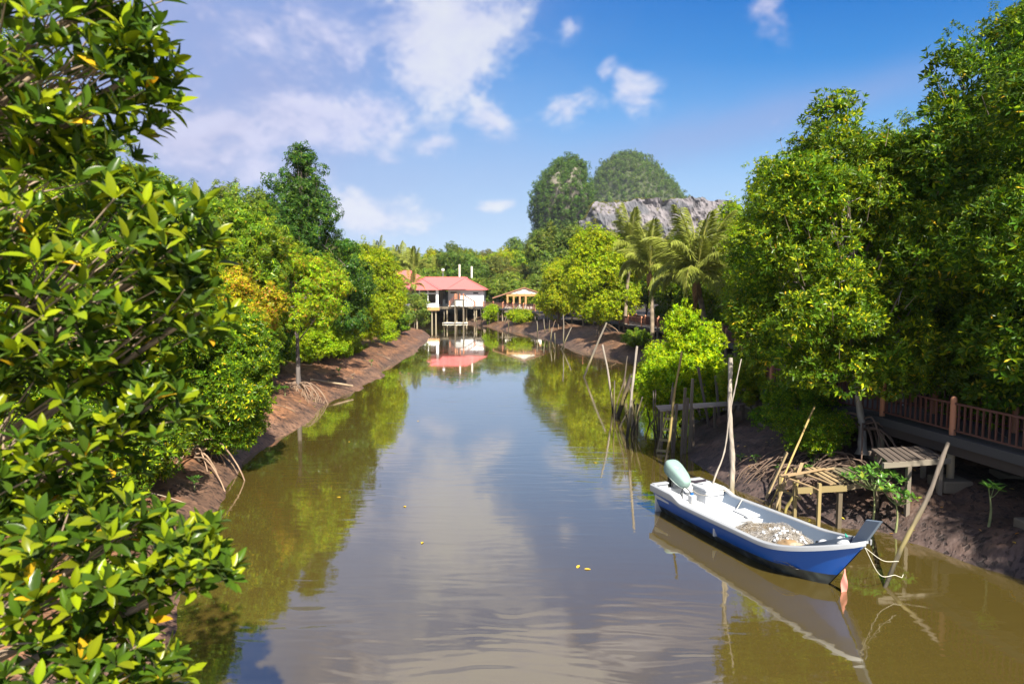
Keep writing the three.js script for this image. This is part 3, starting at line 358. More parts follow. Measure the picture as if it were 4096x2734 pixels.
function forestOn(name, label, g, n, size, kind, tint, seed, keep) {
  const R = rng(seed), p = g.attributes.position, nn = g.attributes.normal, list = [];
  while (list.length < n) { const i = Math.floor(R() * p.count); const q = V(p.getX(i), p.getY(i), p.getZ(i)), m = V(nn.getX(i), nn.getY(i), nn.getZ(i)); if (m.z < -0.55 || (keep && !keep(q, R))) { if (R() < 0.002) list.length += 0; continue; } q.add(unit(R).multiplyScalar(size * 1.2)).addScaledVector(m, size * (R() < 0.12 ? 0.9 : 0.1)); list.push([q, m.multiplyScalar(0.4).add(V(0, 0.9, 0)).normalize(), size * (0.55 + 0.9 * R() * R() + 0.2 * R()), R() * 6.28]); }
  const h = new THREE.Group(); h.name = name; scene.add(h); tag(h, label, 'forest', undefined, 'stuff'); puffMesh(h, 'canopy', list, kind, tint, R, 0.4);
}
{
  const S = (x, z) => (x - 1174.5) / 1566.2 * z, Hh = (y, z) => 6.5 + (660 - y) / 1566.2 * z;
  const T = 400, tower = hill('limestone_tower', [[600, 1246, 1322], [545, 1242, 1326], [500, 1238, 1334], [462, 1230, 1346], [447, 1234, 1356], [423, 1240, 1350], [410, 1247, 1342], [392, 1268, 1336], [378, 1288, 1332], [369, 1304, 1324]].map(([y, a, b]) => [Hh(y, T), S(a, T), S(b, T)]), -T, 16, 3, [0.16, 0.14, 0.11], 11);
  forestOn('tower_forest', 'trees clinging to the steep limestone tower', tower, 4200, 3.0, 'dull', [0.75, 1.05, 0.9], 7);
  const D = 720, dome = hill('dome_hill', [[600, 1352, 1640], [470, 1362, 1604], [455, 1367, 1594], [435, 1372, 1580], [410, 1378, 1558], [385, 1389, 1530], [365, 1402, 1510], [352, 1420, 1490], [345, 1440, 1474]].map(([y, a, b]) => [Hh(y, D), S(a, D), S(b, D)]), -D, 55, 5, [0.05, 0.06, 0.025], 7);
  forestOn('dome_forest', 'unbroken forest covering the distant dome-shaped hill', dome, 6500, 4.4, 'dull', [0.85, 1.05, 0.95], 8);
  // quarried rock face
  const Q = 360, N = 150, M = 44, pos = [], cl = [], idx = [];
  const topY = (x) => 457 - 7 * sstep(1420, 1470, x) + 14 * (fbm(x * 0.06, 3, 0, 4) - 0.5) + 45 * sstep(1372, 1340, x);
  for (let j = 0; j <= M + 6; j++) for (let i = 0; i <= N; i++) {
    const px = lerp(1330, 1700, i / N), X = S(px, Q), top = Hh(topY(px), Q), h = lerp(0, top, Math.min(1, j / M)), back = j > M ? (j - M) * 8 : 0;
    const rd = Math.abs(fbm(X * 0.12, h * 0.10, 2, 5) - 0.5) * 16 + (fbm(X * 0.05 + 8, h * 0.05, 5, 3) - 0.5) * 22 + (fbm(X * 0.6, h * 0.5, 9, 3) - 0.5) * 3;
    pos.push(X, h - (j > M ? 0.3 * (j - M) : 0), -Q - rd * (j > M ? 0.3 : 1) - h * 0.25 - back);
    const s = fbm(X * 0.09, h * 0.16, 4, 5), v = 0.75 + 0.7 * (fbm(X * 0.7, h * 0.35, 1, 4) - 0.5), k = sstep(0.5, 0.62, s); cl.push(lerp(0.11, 0.22, k) * v, lerp(0.108, 0.195, k) * v, lerp(0.12, 0.205, k) * v);
  }
  for (let j = 0; j < M + 6; j++) for (let i = 0; i < N; i++) { const a = j * (N + 1) + i, b = a + N + 1; idx.push(a, a + 1, b, b, a + 1, b + 1); }
  const g = new THREE.BufferGeometry(); g.setAttribute('position', new THREE.Float32BufferAttribute(pos, 3)); g.setAttribute('color', new THREE.Float32BufferAttribute(cl, 3)); g.setIndex(idx); const gf = g.toNonIndexed(); gf.computeVertexNormals(); struct('quarry_cliff', gf, vcm(0.95));
  const R = rng(12), list = []; for (let k = 0; k < 420; k++) { const px = lerp(1345, 1640, Math.pow(R(), 1.6)), onTop = R() < 0.6, slope = px < 1440; if (!onTop && !slope && R() < 0.8) continue; const X = S(px, Q), top = Hh(topY(px), Q), h = onTop ? top : top * (0.62 + 0.35 * R()); list.push([V(X, h, -Q - h * 0.25 - (onTop ? 2 + R() * 12 : -3)), V(0, 1, 0), 1.3 + 2.0 * R() * R(), R() * 6]); }
  const sc = new THREE.Group(); sc.name = 'cliff_scrub'; scene.add(sc); tag(sc, 'dry brownish scrub along the edge of the quarry face', 'scrub', undefined, 'stuff'); puffMesh(sc, 'scrub_foliage', list, 'dull', [1.7, 1.25, 0.9], R, 0.4);
}
console.log('hills done');
// ---------------------------------------------------------------- boardwalk
const M = {
  post: mat(0.48, 0.20, 0.105, 0.7), rail: mat(0.115, 0.042, 0.03, 0.6), deck: mat(0.06, 0.055, 0.055, 0.85), fascia: mat(0.05, 0.035, 0.028, 0.9), pile: mat(0.26, 0.21, 0.14, 0.9), concrete: mat(0.13, 0.105, 0.075, 0.95),
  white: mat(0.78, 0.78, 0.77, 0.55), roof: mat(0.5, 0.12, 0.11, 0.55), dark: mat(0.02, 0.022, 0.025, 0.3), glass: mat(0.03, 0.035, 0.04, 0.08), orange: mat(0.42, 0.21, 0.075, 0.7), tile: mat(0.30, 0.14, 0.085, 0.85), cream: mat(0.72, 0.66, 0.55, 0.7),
};
const postGeo = new THREE.LatheGeometry([[0, 0], [0.082, 0], [0.082, 0.86], [0.07, 0.868], [0.07, 0.88], [0.084, 0.888], [0.084, 0.98], [0.074, 1.03], [0.05, 1.065], [0, 1.08]].map(([a, b]) => new THREE.Vector2(a, b)), 14);
const balGeo = new THREE.BoxGeometry(0.04, 0.72, 0.04);
{
  const F = [[13.3, -10.1], [12.9, -12.9], [12.5, -15.7], [12.09, -18.47], [11.67, -21.25], [10.9, -24.0], [10.2, -26.6], [10.6, -29.3], [11.4, -32.2], [12.4, -35.2], [13.4, -38.2], [14.3, -41.2], [15.0, -44.3], [15.6, -47.4], [15.9, -50.5], [16.0, -54], [15.9, -57.5], [15.6, -61], [15.2, -64.5], [14.5, -67.8], [13.5, -71], [12.7, -74.4], [12.3, -78], [12.0, -81.5], [11.4, -85], [10.6, -88.5], [9.6, -92], [8.4, -95.5], [7.0, -98.8], [5.4, -102], [3.6, -105], [1.8, -108], [0.2, -111.2], [-1.6, -114.4], [-3.2, -117.6], [-5, -120.6], [-6.8, -123.2]];
  const B = thing('boardwalk', 'dark timber boardwalk with terracotta posts and brown railings along the right bank', 'boardwalk', [12.1, 0, -18.5]);
  const O = V(12.1, 0, -18.5), dk = (i) => 2.5 + 0.62 * sstep(20, 36, i), W = 1.95, nrm = F.map((_, i) => { const a = F[Math.max(0, i - 1)], b = F[Math.min(F.length - 1, i + 1)], d = V(b[0] - a[0], 0, b[1] - a[1]).normalize(); return V(-d.z, 0, d.x); });
  const P = [F.map(([x, z], i) => V(x, dk(i), z).sub(O)), F.map(([x, z], i) => V(x, dk(i), z).sub(O).addScaledVector(nrm[i], W))], lateBal = [];
  for (let s = 0; s < 2; s++) for (let i = 0; i < F.length; i++) {
    const p = P[s][i], po = part(B, 'post', postGeo, M.post); po.position.copy(p).add(V(0, -0.02, 0)); po.rotation.y = i;
    const wx = p.x + O.x, wz = p.z + O.z, gy = Math.min(1.4, ground(wx, wz));
    part(B, 'pile', new THREE.CylinderGeometry(0.1, 0.1, p.y - gy + 0.2, 10).translate(p.x, (p.y - 0.4 + gy - 0.2) / 2, p.z), M.pile);
    if (i < 8 && gy > 0.3) part(B, 'footing', rbox(0.8, 0.34, 0.8, 0.05, p.x, gy + 0.02, p.z), M.concrete);
    if (i === F.length - 1) continue;
    const q = P[s][i + 1], dir = q.clone().sub(p), n = Math.round(dir.length() / 0.2), cut = dir.clone().normalize().multiplyScalar(0.07), a = p.clone().add(cut), b = q.clone().sub(cut);
    part(B, 'handrail', beam(a.clone().setY(a.y + 0.86), b.clone().setY(b.y + 0.86), 0.075, 0.05), M.rail);
    part(B, 'bottom_rail', beam(a.clone().setY(a.y + 0.12), b.clone().setY(b.y + 0.12), 0.055, 0.05), M.rail);
    for (let k = 1; k < n; k++) { const c = p.clone().lerp(q, k / n); c.y += 0.488; if (i >= 1 && i < 9) { const o = part(B, 'baluster', balGeo, M.rail); o.position.copy(c); o.rotation.y = Math.atan2(dir.x, dir.z); } else lateBal.push(new THREE.BoxGeometry(0.05, 0.72, 0.05).translate(c.x, c.y, c.z)); }
  }
  for (let i = 0; i < F.length - 1; i++) {
    const [a, b, c, d] = [P[0][i], P[0][i + 1], P[1][i + 1], P[1][i]], off = (v, k) => nrm[i].clone().multiplyScalar(k).add(v);
    const q = [off(a, -0.2), off(b, -0.2), off(c, 0.2), off(d, 0.2)], g = new THREE.BufferGeometry(), t = [], e = 0.004 * (i % 2);
    for (const y of [-0.02 - e, -0.26 - e]) for (const v of q) t.push(v.x, v.y + y, v.z);
    g.setAttribute('position', new THREE.Float32BufferAttribute(t, 3)); g.setIndex([0, 1, 2, 0, 2, 3, 4, 6, 5, 4, 7, 6, 0, 4, 5, 0, 5, 1, 1, 5, 6, 1, 6, 2, 2, 6, 7, 2, 7, 3, 3, 7, 4, 3, 4, 0]); const h = g.toNonIndexed(); h.computeVertexNormals(); part(B, 'deck_slab', h, M.deck);
    if (i < 12) part(B, 'edge_beam', beam(off(a, -0.05).setY(a.y - 0.4), off(b, -0.05).setY(b.y - 0.4), 0.16, 0.26), M.fascia);
  }
  const late = part(B, 'far_balusters', join(lateBal), M.rail); late.userData.kind = 'stuff';
}
{ // grey pipes standing behind the railing
  const pipe = mat(0.42, 0.45, 0.5, 0.5);
  [[14.6, -26.2, 4.1], [14.4, -24.9, 4.35], [15.1, -23.6, 4.1], [15.5, -21.8, 3.7], [15.9, -20.2, 3.55], [16.4, -18.9, 3.4]].forEach(([x, z, h], i) => { const y = ground(x, z) - 0.2; solo('upright_pipe', new THREE.CylinderGeometry(0.045, 0.045, h - y, 10).translate(0, (h - y) / 2, 0), pipe, `thin grey upright pipe behind the boardwalk railing, ${['leftmost', 'second from left', 'third from left', 'third from right', 'second from right', 'rightmost'][i]}`, 'pipe', [x, y, z], 'pipes behind the railing'); });
}
// ---------------------------------------------------------------- house at the bend
{
  const C = V(-11, 0, -128), H = thing('red_roofed_house', 'white riverside house on stilts with red hipped roofs at the bend', 'house', [C.x, 0, C.z]);
  const bx = (x0, x1, y0, y1, z0, z1) => new THREE.BoxGeometry(x1 - x0, y1 - y0, Math.abs(z1 - z0)).translate((x0 + x1) / 2 - C.x, (y0 + y1) / 2, (z0 + z1) / 2 - C.z);
  const poly = (faces) => { const t = []; for (const f of faces) for (let k = 1; k < f.length - 1; k++) for (const v of [f[0], f[k], f[k + 1]]) t.push(v[0] - C.x, v[1], v[2] - C.z); const g = new THREE.BufferGeometry(); g.setAttribute('position', new THREE.Float32BufferAttribute(t, 3)); g.computeVertexNormals(); return g; };
  const hip = (x0, x1, z0, z1, e, ra, rb, r) => poly([[[x0, e, z0], [x1, e, z0], rb, ra], [[x1, e, z0], [x1, e, z1], rb], [[x1, e, z1], [x0, e, z1], ra, rb], [[x0, e, z1], [x0, e, z0], ra], [[x0, e - 0.06, z0], [x0, e - 0.06, z1], [x1, e - 0.06, z1], [x1, e - 0.06, z0]]]);
  const roofs = [[-30, -13.0, -121, -137, [-23.5, 9.8, -129], [-19.3, 9.8, -129]], [-12.2, -4.7, -126.6, -138, [-8.9, 8.45, -130.4], [-8.9, 8.44, -134]]];
  roofs.forEach(([a, b, c, d, ra, rb], k) => { const r = part(H, 'roof', k ? poly([[[a, 6.22, c], [b, 6.22, c], ra], [[b, 6.22, c], [b, 6.22, d], rb, ra], [[b, 6.22, d], [a, 6.22, d], rb], [[a, 6.22, d], [a, 6.22, c], ra, rb]]) : hip(a, b, c, d, 6.22, ra, rb), M.roof); const e = [[a, c], [b, c], [b, d]]; for (let i = 0; i < 2; i++) part(r, 'gutter', beam(V(e[i][0] - C.x, 6.17, e[i][1] - C.z), V(e[i + 1][0] - C.x, 6.17, e[i + 1][1] - C.z), 0.14, 0.12), M.roof); for (const ap of k ? [[a, c, ra], [b, c, ra]] : [[a, c, ra], [b, c, rb]]) part(r, 'hip_cap', beam(V(ap[0] - C.x, 6.26, ap[1] - C.z), V(ap[2][0] - C.x, ap[2][1] + 0.03, ap[2][2] - C.z), 0.2, 0.09), M.roof); });
  const mid = part(H, 'roof', poly([[[-18, 6.24, -126.4], [-8.5, 6.24, -126.4], [-8.5, 8.55, -131.5], [-18, 8.55, -131.5]], [[-18, 8.55, -131.5], [-8.5, 8.55, -131.5], [-8.5, 6.24, -137], [-18, 6.24, -137]]]), M.roof, 'lower link roof between the two hipped roofs'); part(mid, 'ridge_cap', bx(-17.2, -8.9, 8.52, 8.62, -131.6, -131.4), M.roof);
  for (let i = 0; i < 46; i++) { const x = -29.6 + i * 0.36; const z1 = -121.1, t = clamp(Math.min((x + 30) / 6.5, (-13 - x) / 6.3), 0.03, 1); part(H.children[0], 'roof_rib', beam(V(x - C.x, 6.24, z1 - C.z), V(x - C.x, 6.24 + 3.58 * t, z1 - 8 * t - C.z), 0.05, 0.05), M.roof); }
  for (let i = 0; i < 20; i++) { const x = -12 + i * 0.37, t = clamp(x < -8.9 ? (x + 12.2) / 3.3 : (-4.7 - x) / 4.2, 0.03, 1); part(H.children[1], 'roof_rib', beam(V(x - C.x, 6.24, -126.6 - C.z), V(x - C.x, 6.24 + 2.23 * t, -126.6 - 3.8 * t - C.z), 0.05, 0.05), M.roof); }
  part(H, 'wall', bx(-9.6, -5.3, 3.05, 6.2, -127.5, -136.5), M.white, 'bright white projecting wall');
  part(H, 'wall', bx(-12.1, -9.6, 3.05, 6.2, -129.4, -136.5), M.white, 'recessed wall beside the stairs');
  for (const [a, b, c, d, z] of [[-7.3, -6.25, 5.35, 5.72, -127.5], [-11.7, -10.4, 5.42, 5.78, -129.4]]) { const w = part(H, 'window', bx(a, b, c, d, z + 0.02, z - 0.05), M.white); part(w, 'pane', bx(a + 0.06, b - 0.06, c + 0.05, d - 0.05, z + 0.035, z + 0.005), M.glass); }
  part(H, 'wall', bx(-29, -13.3, 3.05, 6.2, -135.8, -136), M.cream, 'back wall of the open veranda'); part(H, 'wall', bx(-29.1, -28.9, 3.05, 6.2, -122.5, -135.7), M.cream, 'end wall of the open veranda');
  for (const [x, w] of [[-27.5, 0.25], [-23, 0.2], [-19.6, 0.12], [-16.5, 0.12], [-15.0, 0.12], [-13.35, 0.42]]) part(H, 'column', bx(x - w / 2, x + w / 2, 3.0, 6.2, -122 - w / 2, -122 + w / 2), M.white);
  for (const y of [5.45, 3.65]) part(H, 'veranda_rail', bx(-29, -13.4, y, y + 0.12, -122.07, -121.93), M.white);
  part(H, 'parapet', bx(-29.5, -13.0, 3.05, 3.65, -121.55, -121.4), M.white); part(H, 'fascia', bx(-29.5, -12.9, 2.5, 3.02, -121.38, -121.2), M.orange);
  part(H, 'floor_slab', bx(-29.5, -12.9, 2.62, 3.0, -121.42, -137), M.concrete); part(H, 'floor_slab', bx(-12.85, -4.6, 2.66, 3.02, -125.6, -137), M.concrete);
  for (const [x, z] of [[-27, -122], [-22, -122], [-17, -122], [-13.6, -121.8], [-14.3, -121.8], [-12, -126], [-10.2, -126], [-8.4, -126], [-6.6, -126], [-5, -126], [-12.4, -130], [-17, -130], [-22, -130]]) part(H, 'stilt', new THREE.CylinderGeometry(0.14, 0.14, 4, 8).translate(x - C.x, 0.85, z - C.z), M.pile);
  for (const [a, b, c, d, z] of [[-13, -12.1, 3.5, 5.8, -129], [-12.9, -12.4, 3.02, 4.4, -127]]) part(H, 'door', bx(a, b, c - 0.4, d, z, z - 0.1), M.dark);
  // raised landing and its two stairs
  const S = thing('footbridge_stairs', 'raised landing with brown railings and stairs in front of the white house', 'stairs', [-9.5, 0, -124]), sx = (x, y, z) => V(x + 9.5, y, z + 124);
  part(S, 'landing', box(1.6, 0.16, 1.6, -0.05, 4.35, 0), M.deck); for (const [x, z] of [[-0.8, 0.7], [0.7, 0.7], [-0.8, -0.7], [0.7, -0.7]]) part(S, 'support_post', box(0.18, 4.8, 0.18, x, 1.9, z), M.concrete);
  part(S, 'arch_panel', box(1.3, 1.0, 0.08, -0.05, 3.75, 0.72), mat(0.35, 0.35, 0.34, 0.8));
  const flight = (x0, x1, y0, y1) => { const n = 6; for (let k = 0; k < n; k++) { const t = (k + 0.5) / n; part(S, 'step', box(Math.abs(x1 - x0) / n + 0.05, 0.07, 1.4, lerp(x0, x1, t) + 9.5, lerp(y0, y1, t), 0), M.deck); } for (const z of [-123.3, -124.7]) { part(S, 'handrail', beam(sx(x0, y0 + 0.9, z), sx(x1, y1 + 0.9, z), 0.09, 0.09), M.rail); for (let k = 0; k <= 7; k++) part(S, 'baluster', beam(sx(lerp(x0, x1, k / 7), lerp(y0, y1, k / 7), z), sx(lerp(x0, x1, k / 7), lerp(y0, y1, k / 7) + 0.88, z), 0.06, 0.06), M.rail); for (const x of [x0, x1]) { const p = part(S, 'newel_post', postGeo, M.post); p.position.copy(sx(x, x === x0 ? y0 : y1, z)); } } };
  flight(-8.8, -6.8, 4.4, 3.15); flight(-10.3, -11.3, 4.4, 3.15);
  for (let k = 0; k <= 8; k++) part(S, 'baluster', box(0.06, 0.8, 0.06, -0.8 + k * 0.19, 4.85, 0.72), M.rail); part(S, 'handrail', box(1.6, 0.09, 0.09, -0.05, 5.28, 0.72), M.rail); for (const x of [-0.45, 0.1]) { const p = part(S, 'newel_post', postGeo, M.post); p.position.set(x, 4.42, 0.74); }
  // pavilion
  const Pv = thing('open_pavilion', 'open pavilion with orange beams and gabled brown roof beside the boardwalk', 'pavilion', [2.2, 0, -123]);
  const roofSide = (s) => { const g = new THREE.BufferGeometry(); const a = [[0, 6.62, 1.2], [s * 5.7, 4.75, 1.2], [s * 5.7, 4.75, -5.5], [0, 6.62, -5.5], [0, 6.46, 1.2], [s * 5.7, 4.59, 1.2], [s * 5.7, 4.59, -5.5], [0, 6.46, -5.5]].flat(); g.setAttribute('position', new THREE.Float32BufferAttribute(a, 3)); g.setIndex([0, 1, 2, 0, 2, 3, 4, 6, 5, 4, 7, 6, 0, 4, 5, 0, 5, 1, 2, 6, 7, 2, 7, 3, 1, 5, 6, 1, 6, 2]); const q = g.toNonIndexed(); q.computeVertexNormals(); return q; };
  part(Pv, 'roof', roofSide(-1), M.tile); part(Pv, 'roof', roofSide(1), M.tile);
  const sh = new THREE.Shape([[-2.9, 5.45], [2.9, 5.45], [0, 6.42]].map((v) => new THREE.Vector2(...v))); const gab = part(Pv, 'gable', new THREE.ExtrudeGeometry(sh, { depth: 0.08, bevelEnabled: false }).translate(0, 0, 0.9), M.cream); for (const [a, b] of [[-1.4, 0], [0, 0], [1.4, 0]]) part(gab, 'batten', beam(V(a, 5.5, 1.0), V(a * 0.4, 6.1, 1.0), 0.08, 0.03), M.tile);
  part(Pv, 'beam', box(6.4, 0.36, 0.25, 0, 5.2, 0.95), M.orange); part(Pv, 'beam', box(6.4, 0.36, 0.25, 0, 5.2, -4.6), M.orange);
  for (const x of [-3, -1.9, -0.8, 0.25, 2.9]) for (const z of [0.95, -4.6]) { const c = part(Pv, 'column', box(0.3, 1.5, 0.3, x, 4.27, z), M.orange); part(c, 'plinth', box(0.34, 1.3, 0.34, x, 2.9, z), M.cream); }
  part(Pv, 'floor_slab', box(9, 0.3, 7, 0, 2.3, -2), M.concrete); part(Pv, 'low_wall', box(6.6, 0.5, 0.16, -0.2, 2.95, 1.4), M.cream);
}
{ // posts and lamps behind the house
  for (const [x, h] of [[-10.8, 10.1], [-8.3, 9.7]]) solo('white_pole', new THREE.CylinderGeometry(0.2, 0.24, h, 10).translate(0, h / 2, 0), M.cream, x < -9 ? 'pale concrete pole behind the link roof, left of the two' : 'pale concrete pole behind the right hipped roof', 'pole', [x, 1.2, -141]);
  const L = thing('street_lamp', 'street lamp with curved arm above the trees left of the house', 'street lamp', [-22.9, 1.8, -110]); part(L, 'mast', tube(curve([V(0, 0, 0), V(0, 7, 0), V(0, 10, 0), V(-0.8, 11, 0), V(-2.1, 11.3, 0)], 20), [0.13, 0.07], 8), mat(0.5, 0.5, 0.5, 0.4)); part(L, 'lamp_head', rbox(0.8, 0.16, 0.3, 0.06, -2.4, 11.3, 0), mat(0.6, 0.6, 0.58, 0.4));
  const Gl = thing('globe_lamp', 'small white globe lamp behind the link roof', 'lamp', [-14, 1.5, -139]); part(Gl, 'mast', new THREE.CylinderGeometry(0.07, 0.09, 8.4, 8).translate(0, 4.2, 0), mat(0.2, 0.2, 0.2, 0.5)); part(Gl, 'globe', new THREE.SphereGeometry(0.32, 12, 8).translate(0, 8.6, 0), M.white);
  const R = thing('timber_raft', 'pale timber raft moored below the house stairs', 'raft', [-10.4, 0.02, -124.5]); for (let k = 0; k < 7; k++) part(R, 'plank', box(4.4, 0.1, 0.26, (k % 2) * 0.15, 0.14, -0.9 + k * 0.3), M.cream); for (const z of [-0.6, 0.6]) part(R, 'float_log', new THREE.CylinderGeometry(0.16, 0.16, 4.2, 8).rotateZ(Math.PI / 2).translate(0, 0, z), M.pile);
  const Cx = thing('parked_car', 'white car parked on the lawn, glimpsed between the left-bank trees', 'car', [-23.2, 2.05, -68], 0.5), cw = mat(0.75, 0.76, 0.78, 0.25); part(Cx, 'body', join([rbox(4.2, 0.62, 1.7, 0.12, 0, 0.62, 0), rbox(2.3, 0.62, 1.5, 0.2, -0.2, 1.15, 0)]), cw); for (const z of [-0.76, 0.76]) part(Cx, 'side_window', rbox(1.9, 0.38, 0.04, 0.015, -0.2, 1.18, z), M.glass); for (const [x, z] of [[-1.3, 0.8], [1.3, 0.8], [-1.3, -0.8], [1.3, -0.8]]) part(Cx, 'wheel', new THREE.CylinderGeometry(0.32, 0.32, 0.2, 16).rotateX(Math.PI / 2).translate(x, 0.32, z), M.dark);
}

// ---------------------------------------------------------------- poles in the water and on the mud
const woodMat = vcm(0.85);
function stick(name, label, b, t, r0, r1, c, seed, o = {}) { // c: bare wood colour; the foot that the tide covers is stained
  const B = V(...b), T = V(...t), d = T.clone().sub(B), n = o.n ?? 14, R = rng(seed), pts = [], L = d.length();
  for (let i = 0; i <= n; i++) { const k = i / n, w = (o.bend ?? 0.02) * L; pts.push(B.clone().addScaledVector(d, k).add(V((vnoise(k * 3, seed, 1) - 0.5) * w * 2 * Math.min(1, k * 4), 0, (vnoise(k * 3, seed, 9) - 0.5) * w * 2 * Math.min(1, k * 4)))); }
  const rr = pts.map((_, i) => lerp(r0, r1, i / n) * (1 + (o.knots ?? 0.12) * (R() - 0.3))), wet = [0.035, 0.028, 0.016], tide = o.tide ?? 0.75;
  return tag(part(scene, numbered(name), tube(pts.map((p) => p.clone().sub(B)), rr, 7, { rough: 0.22, seed, color: (u, Q, p) => { const y = p.y + B.y, m = sstep(tide + 0.25, tide - 0.2, y + (Q() - 0.5) * 0.3), v = 0.7 + 0.55 * Q(), alg = sstep(tide + 1.1, tide, y) * 0.6; return [0, 1, 2].map((k) => lerp(lerp(c[k], [0.2, 0.16, 0.03][k], alg), wet[k], m) * v); } }), woodMat), label, 'pole').translateX(B.x).translateY(B.y).translateZ(B.z);
}
const GREY = [0.19, 0.16, 0.125], PALE = [0.34, 0.29, 0.24], TAN = [0.30, 0.22, 0.08], OLD = [0.10, 0.075, 0.055];
stick('mooring_pole', 'tall pale straight pole rising behind the stern of the boat', [6.97, -0.6, -21.18], [6.8, 4.33, -21.18], 0.085, 0.065, PALE, 1, { bend: 0.012, tide: -0.3, n: 26, knots: 0.2 });
stick('mooring_pole', 'thin crooked pale stick standing in the right stern corner of the boat', [5.74, 0.45, -19.34], [6.58, 4.5, -19.34], 0.024, 0.016, PALE, 2, { bend: 0.05, tide: -1, n: 24, knots: 0.5 });
stick('leaning_pole', 'slim yellow bamboo pole leaning over the small broken jetty', [7.53, -0.3, -19.8], [9.36, 2.84, -20.9], 0.032, 0.026, [0.42, 0.29, 0.10], 3, { bend: 0.006, tide: 0.1 });
stick('mooring_pole', 'thick weathered log leaning right of the bow, rope tied near its foot', [7.6, -0.5, -13.93], [11.0, 2.6, -16.9], 0.044, 0.046, [0.105, 0.083, 0.066], 4, { bend: 0.008, tide: 0.55, n: 22, knots: 0.35 });
for (const [L, b, t, r, c, s] of [
  ['leaning grey pole in open water, farthest left of the right-bank poles', [5.05, -0.5, -49.6], [6.83, 3.99, -49.4], 0.085, GREY, 11], ['pale pole with dark foot leaning left, second from open water', [5.4, -0.5, -35.63], [4.75, 3.55, -35.63], 0.06, PALE, 12],
  ['thin crooked dark stick before the bright bush', [5.1, -0.5, -33.97], [5.81, 3.11, -33.97], 0.045, OLD, 13], ['rotten dark post half fallen before the bright bush', [5.2, -0.4, -33.9], [5.94, 2.21, -33.9], 0.13, [0.07, 0.05, 0.04], 14],
  ['long whitish pole at the left edge of the bright bush', [4.88, -0.5, -29.05], [5.4, 4.02, -29.05], 0.065, PALE, 15], ['short leaning prop crossing the long whitish pole', [4.9, -0.3, -31.5], [5.74, 1.33, -31.59], 0.05, OLD, 16],
  ['long bamboo pole standing in the water before the old jetty ladder', [5.6, -0.5, -24.58], [6.1, 4.22, -24.58], 0.05, TAN, 17]]) stick('river_pole', L, b, t, r, r * 0.75, c, s, { knots: 0.2 });
for (const [x0, z0, x1, y1, s] of [[-2.68, -116.8, -3.18, 3.21, 1], [-5.74, -116.8, -6.54, 2.04, 2], [-5.31, -116.8, -5.37, 2.9, 3], [-1.66, -111.8, -0.26, 3.49, 4], [-1.38, -111.8, -0.12, 3.2, 5], [-2.46, -114, -2.3, 2.5, 6], [3.46, -92, 3.4, 2.07, 7], [4.6, -92.4, 4.3, 2.3, 8], [4.96, -92, 5.06, 2.19, 9], [4.46, -78.1, 4.55, 1.86, 10], [5.64, -73.65, 5.61, 3.6, 11], [6.6, -90, 6.65, 1.9, 12], [4.8, -75.8, 4.75, 1.52, 13], [-3.86, -116, -3.86, 2, 14], [-0.5, -104, -0.5, 1.7, 15], [-12.36, -123.5, -12.27, 2.3, 16], [5.0, -72.8, 6.4, 2.3, 17]])
  stick('far_stake', 'thin stake in the shallows along the far right bank', [x0, -0.5, z0], [x1, y1, z0], 0.075, 0.055, s % 3 ? GREY : OLD, 40 + s, { n: 7, knots: 0.15 }).userData.group = 'stakes along the far right bank';

{ const R = rng(8181); for (let k = 0; k < 15; k++) { const x = 4.9 + 2.4 * R(), z = -28.3 - 5.5 * R(), h = 0.9 + 2.2 * R() * R(); stick('river_pole', 'thin dark leaning stick in the cluster below the bright bush', [x, -0.5, z], [x + (R() - 0.4) * 1.1, h, z + (R() - 0.5) * 0.4], 0.036, 0.026, k % 2 ? OLD : [0.15, 0.12, 0.09], 200 + k, { n: 9, knots: 0.25 }).userData.group = 'thin sticks below the bright bush'; } }
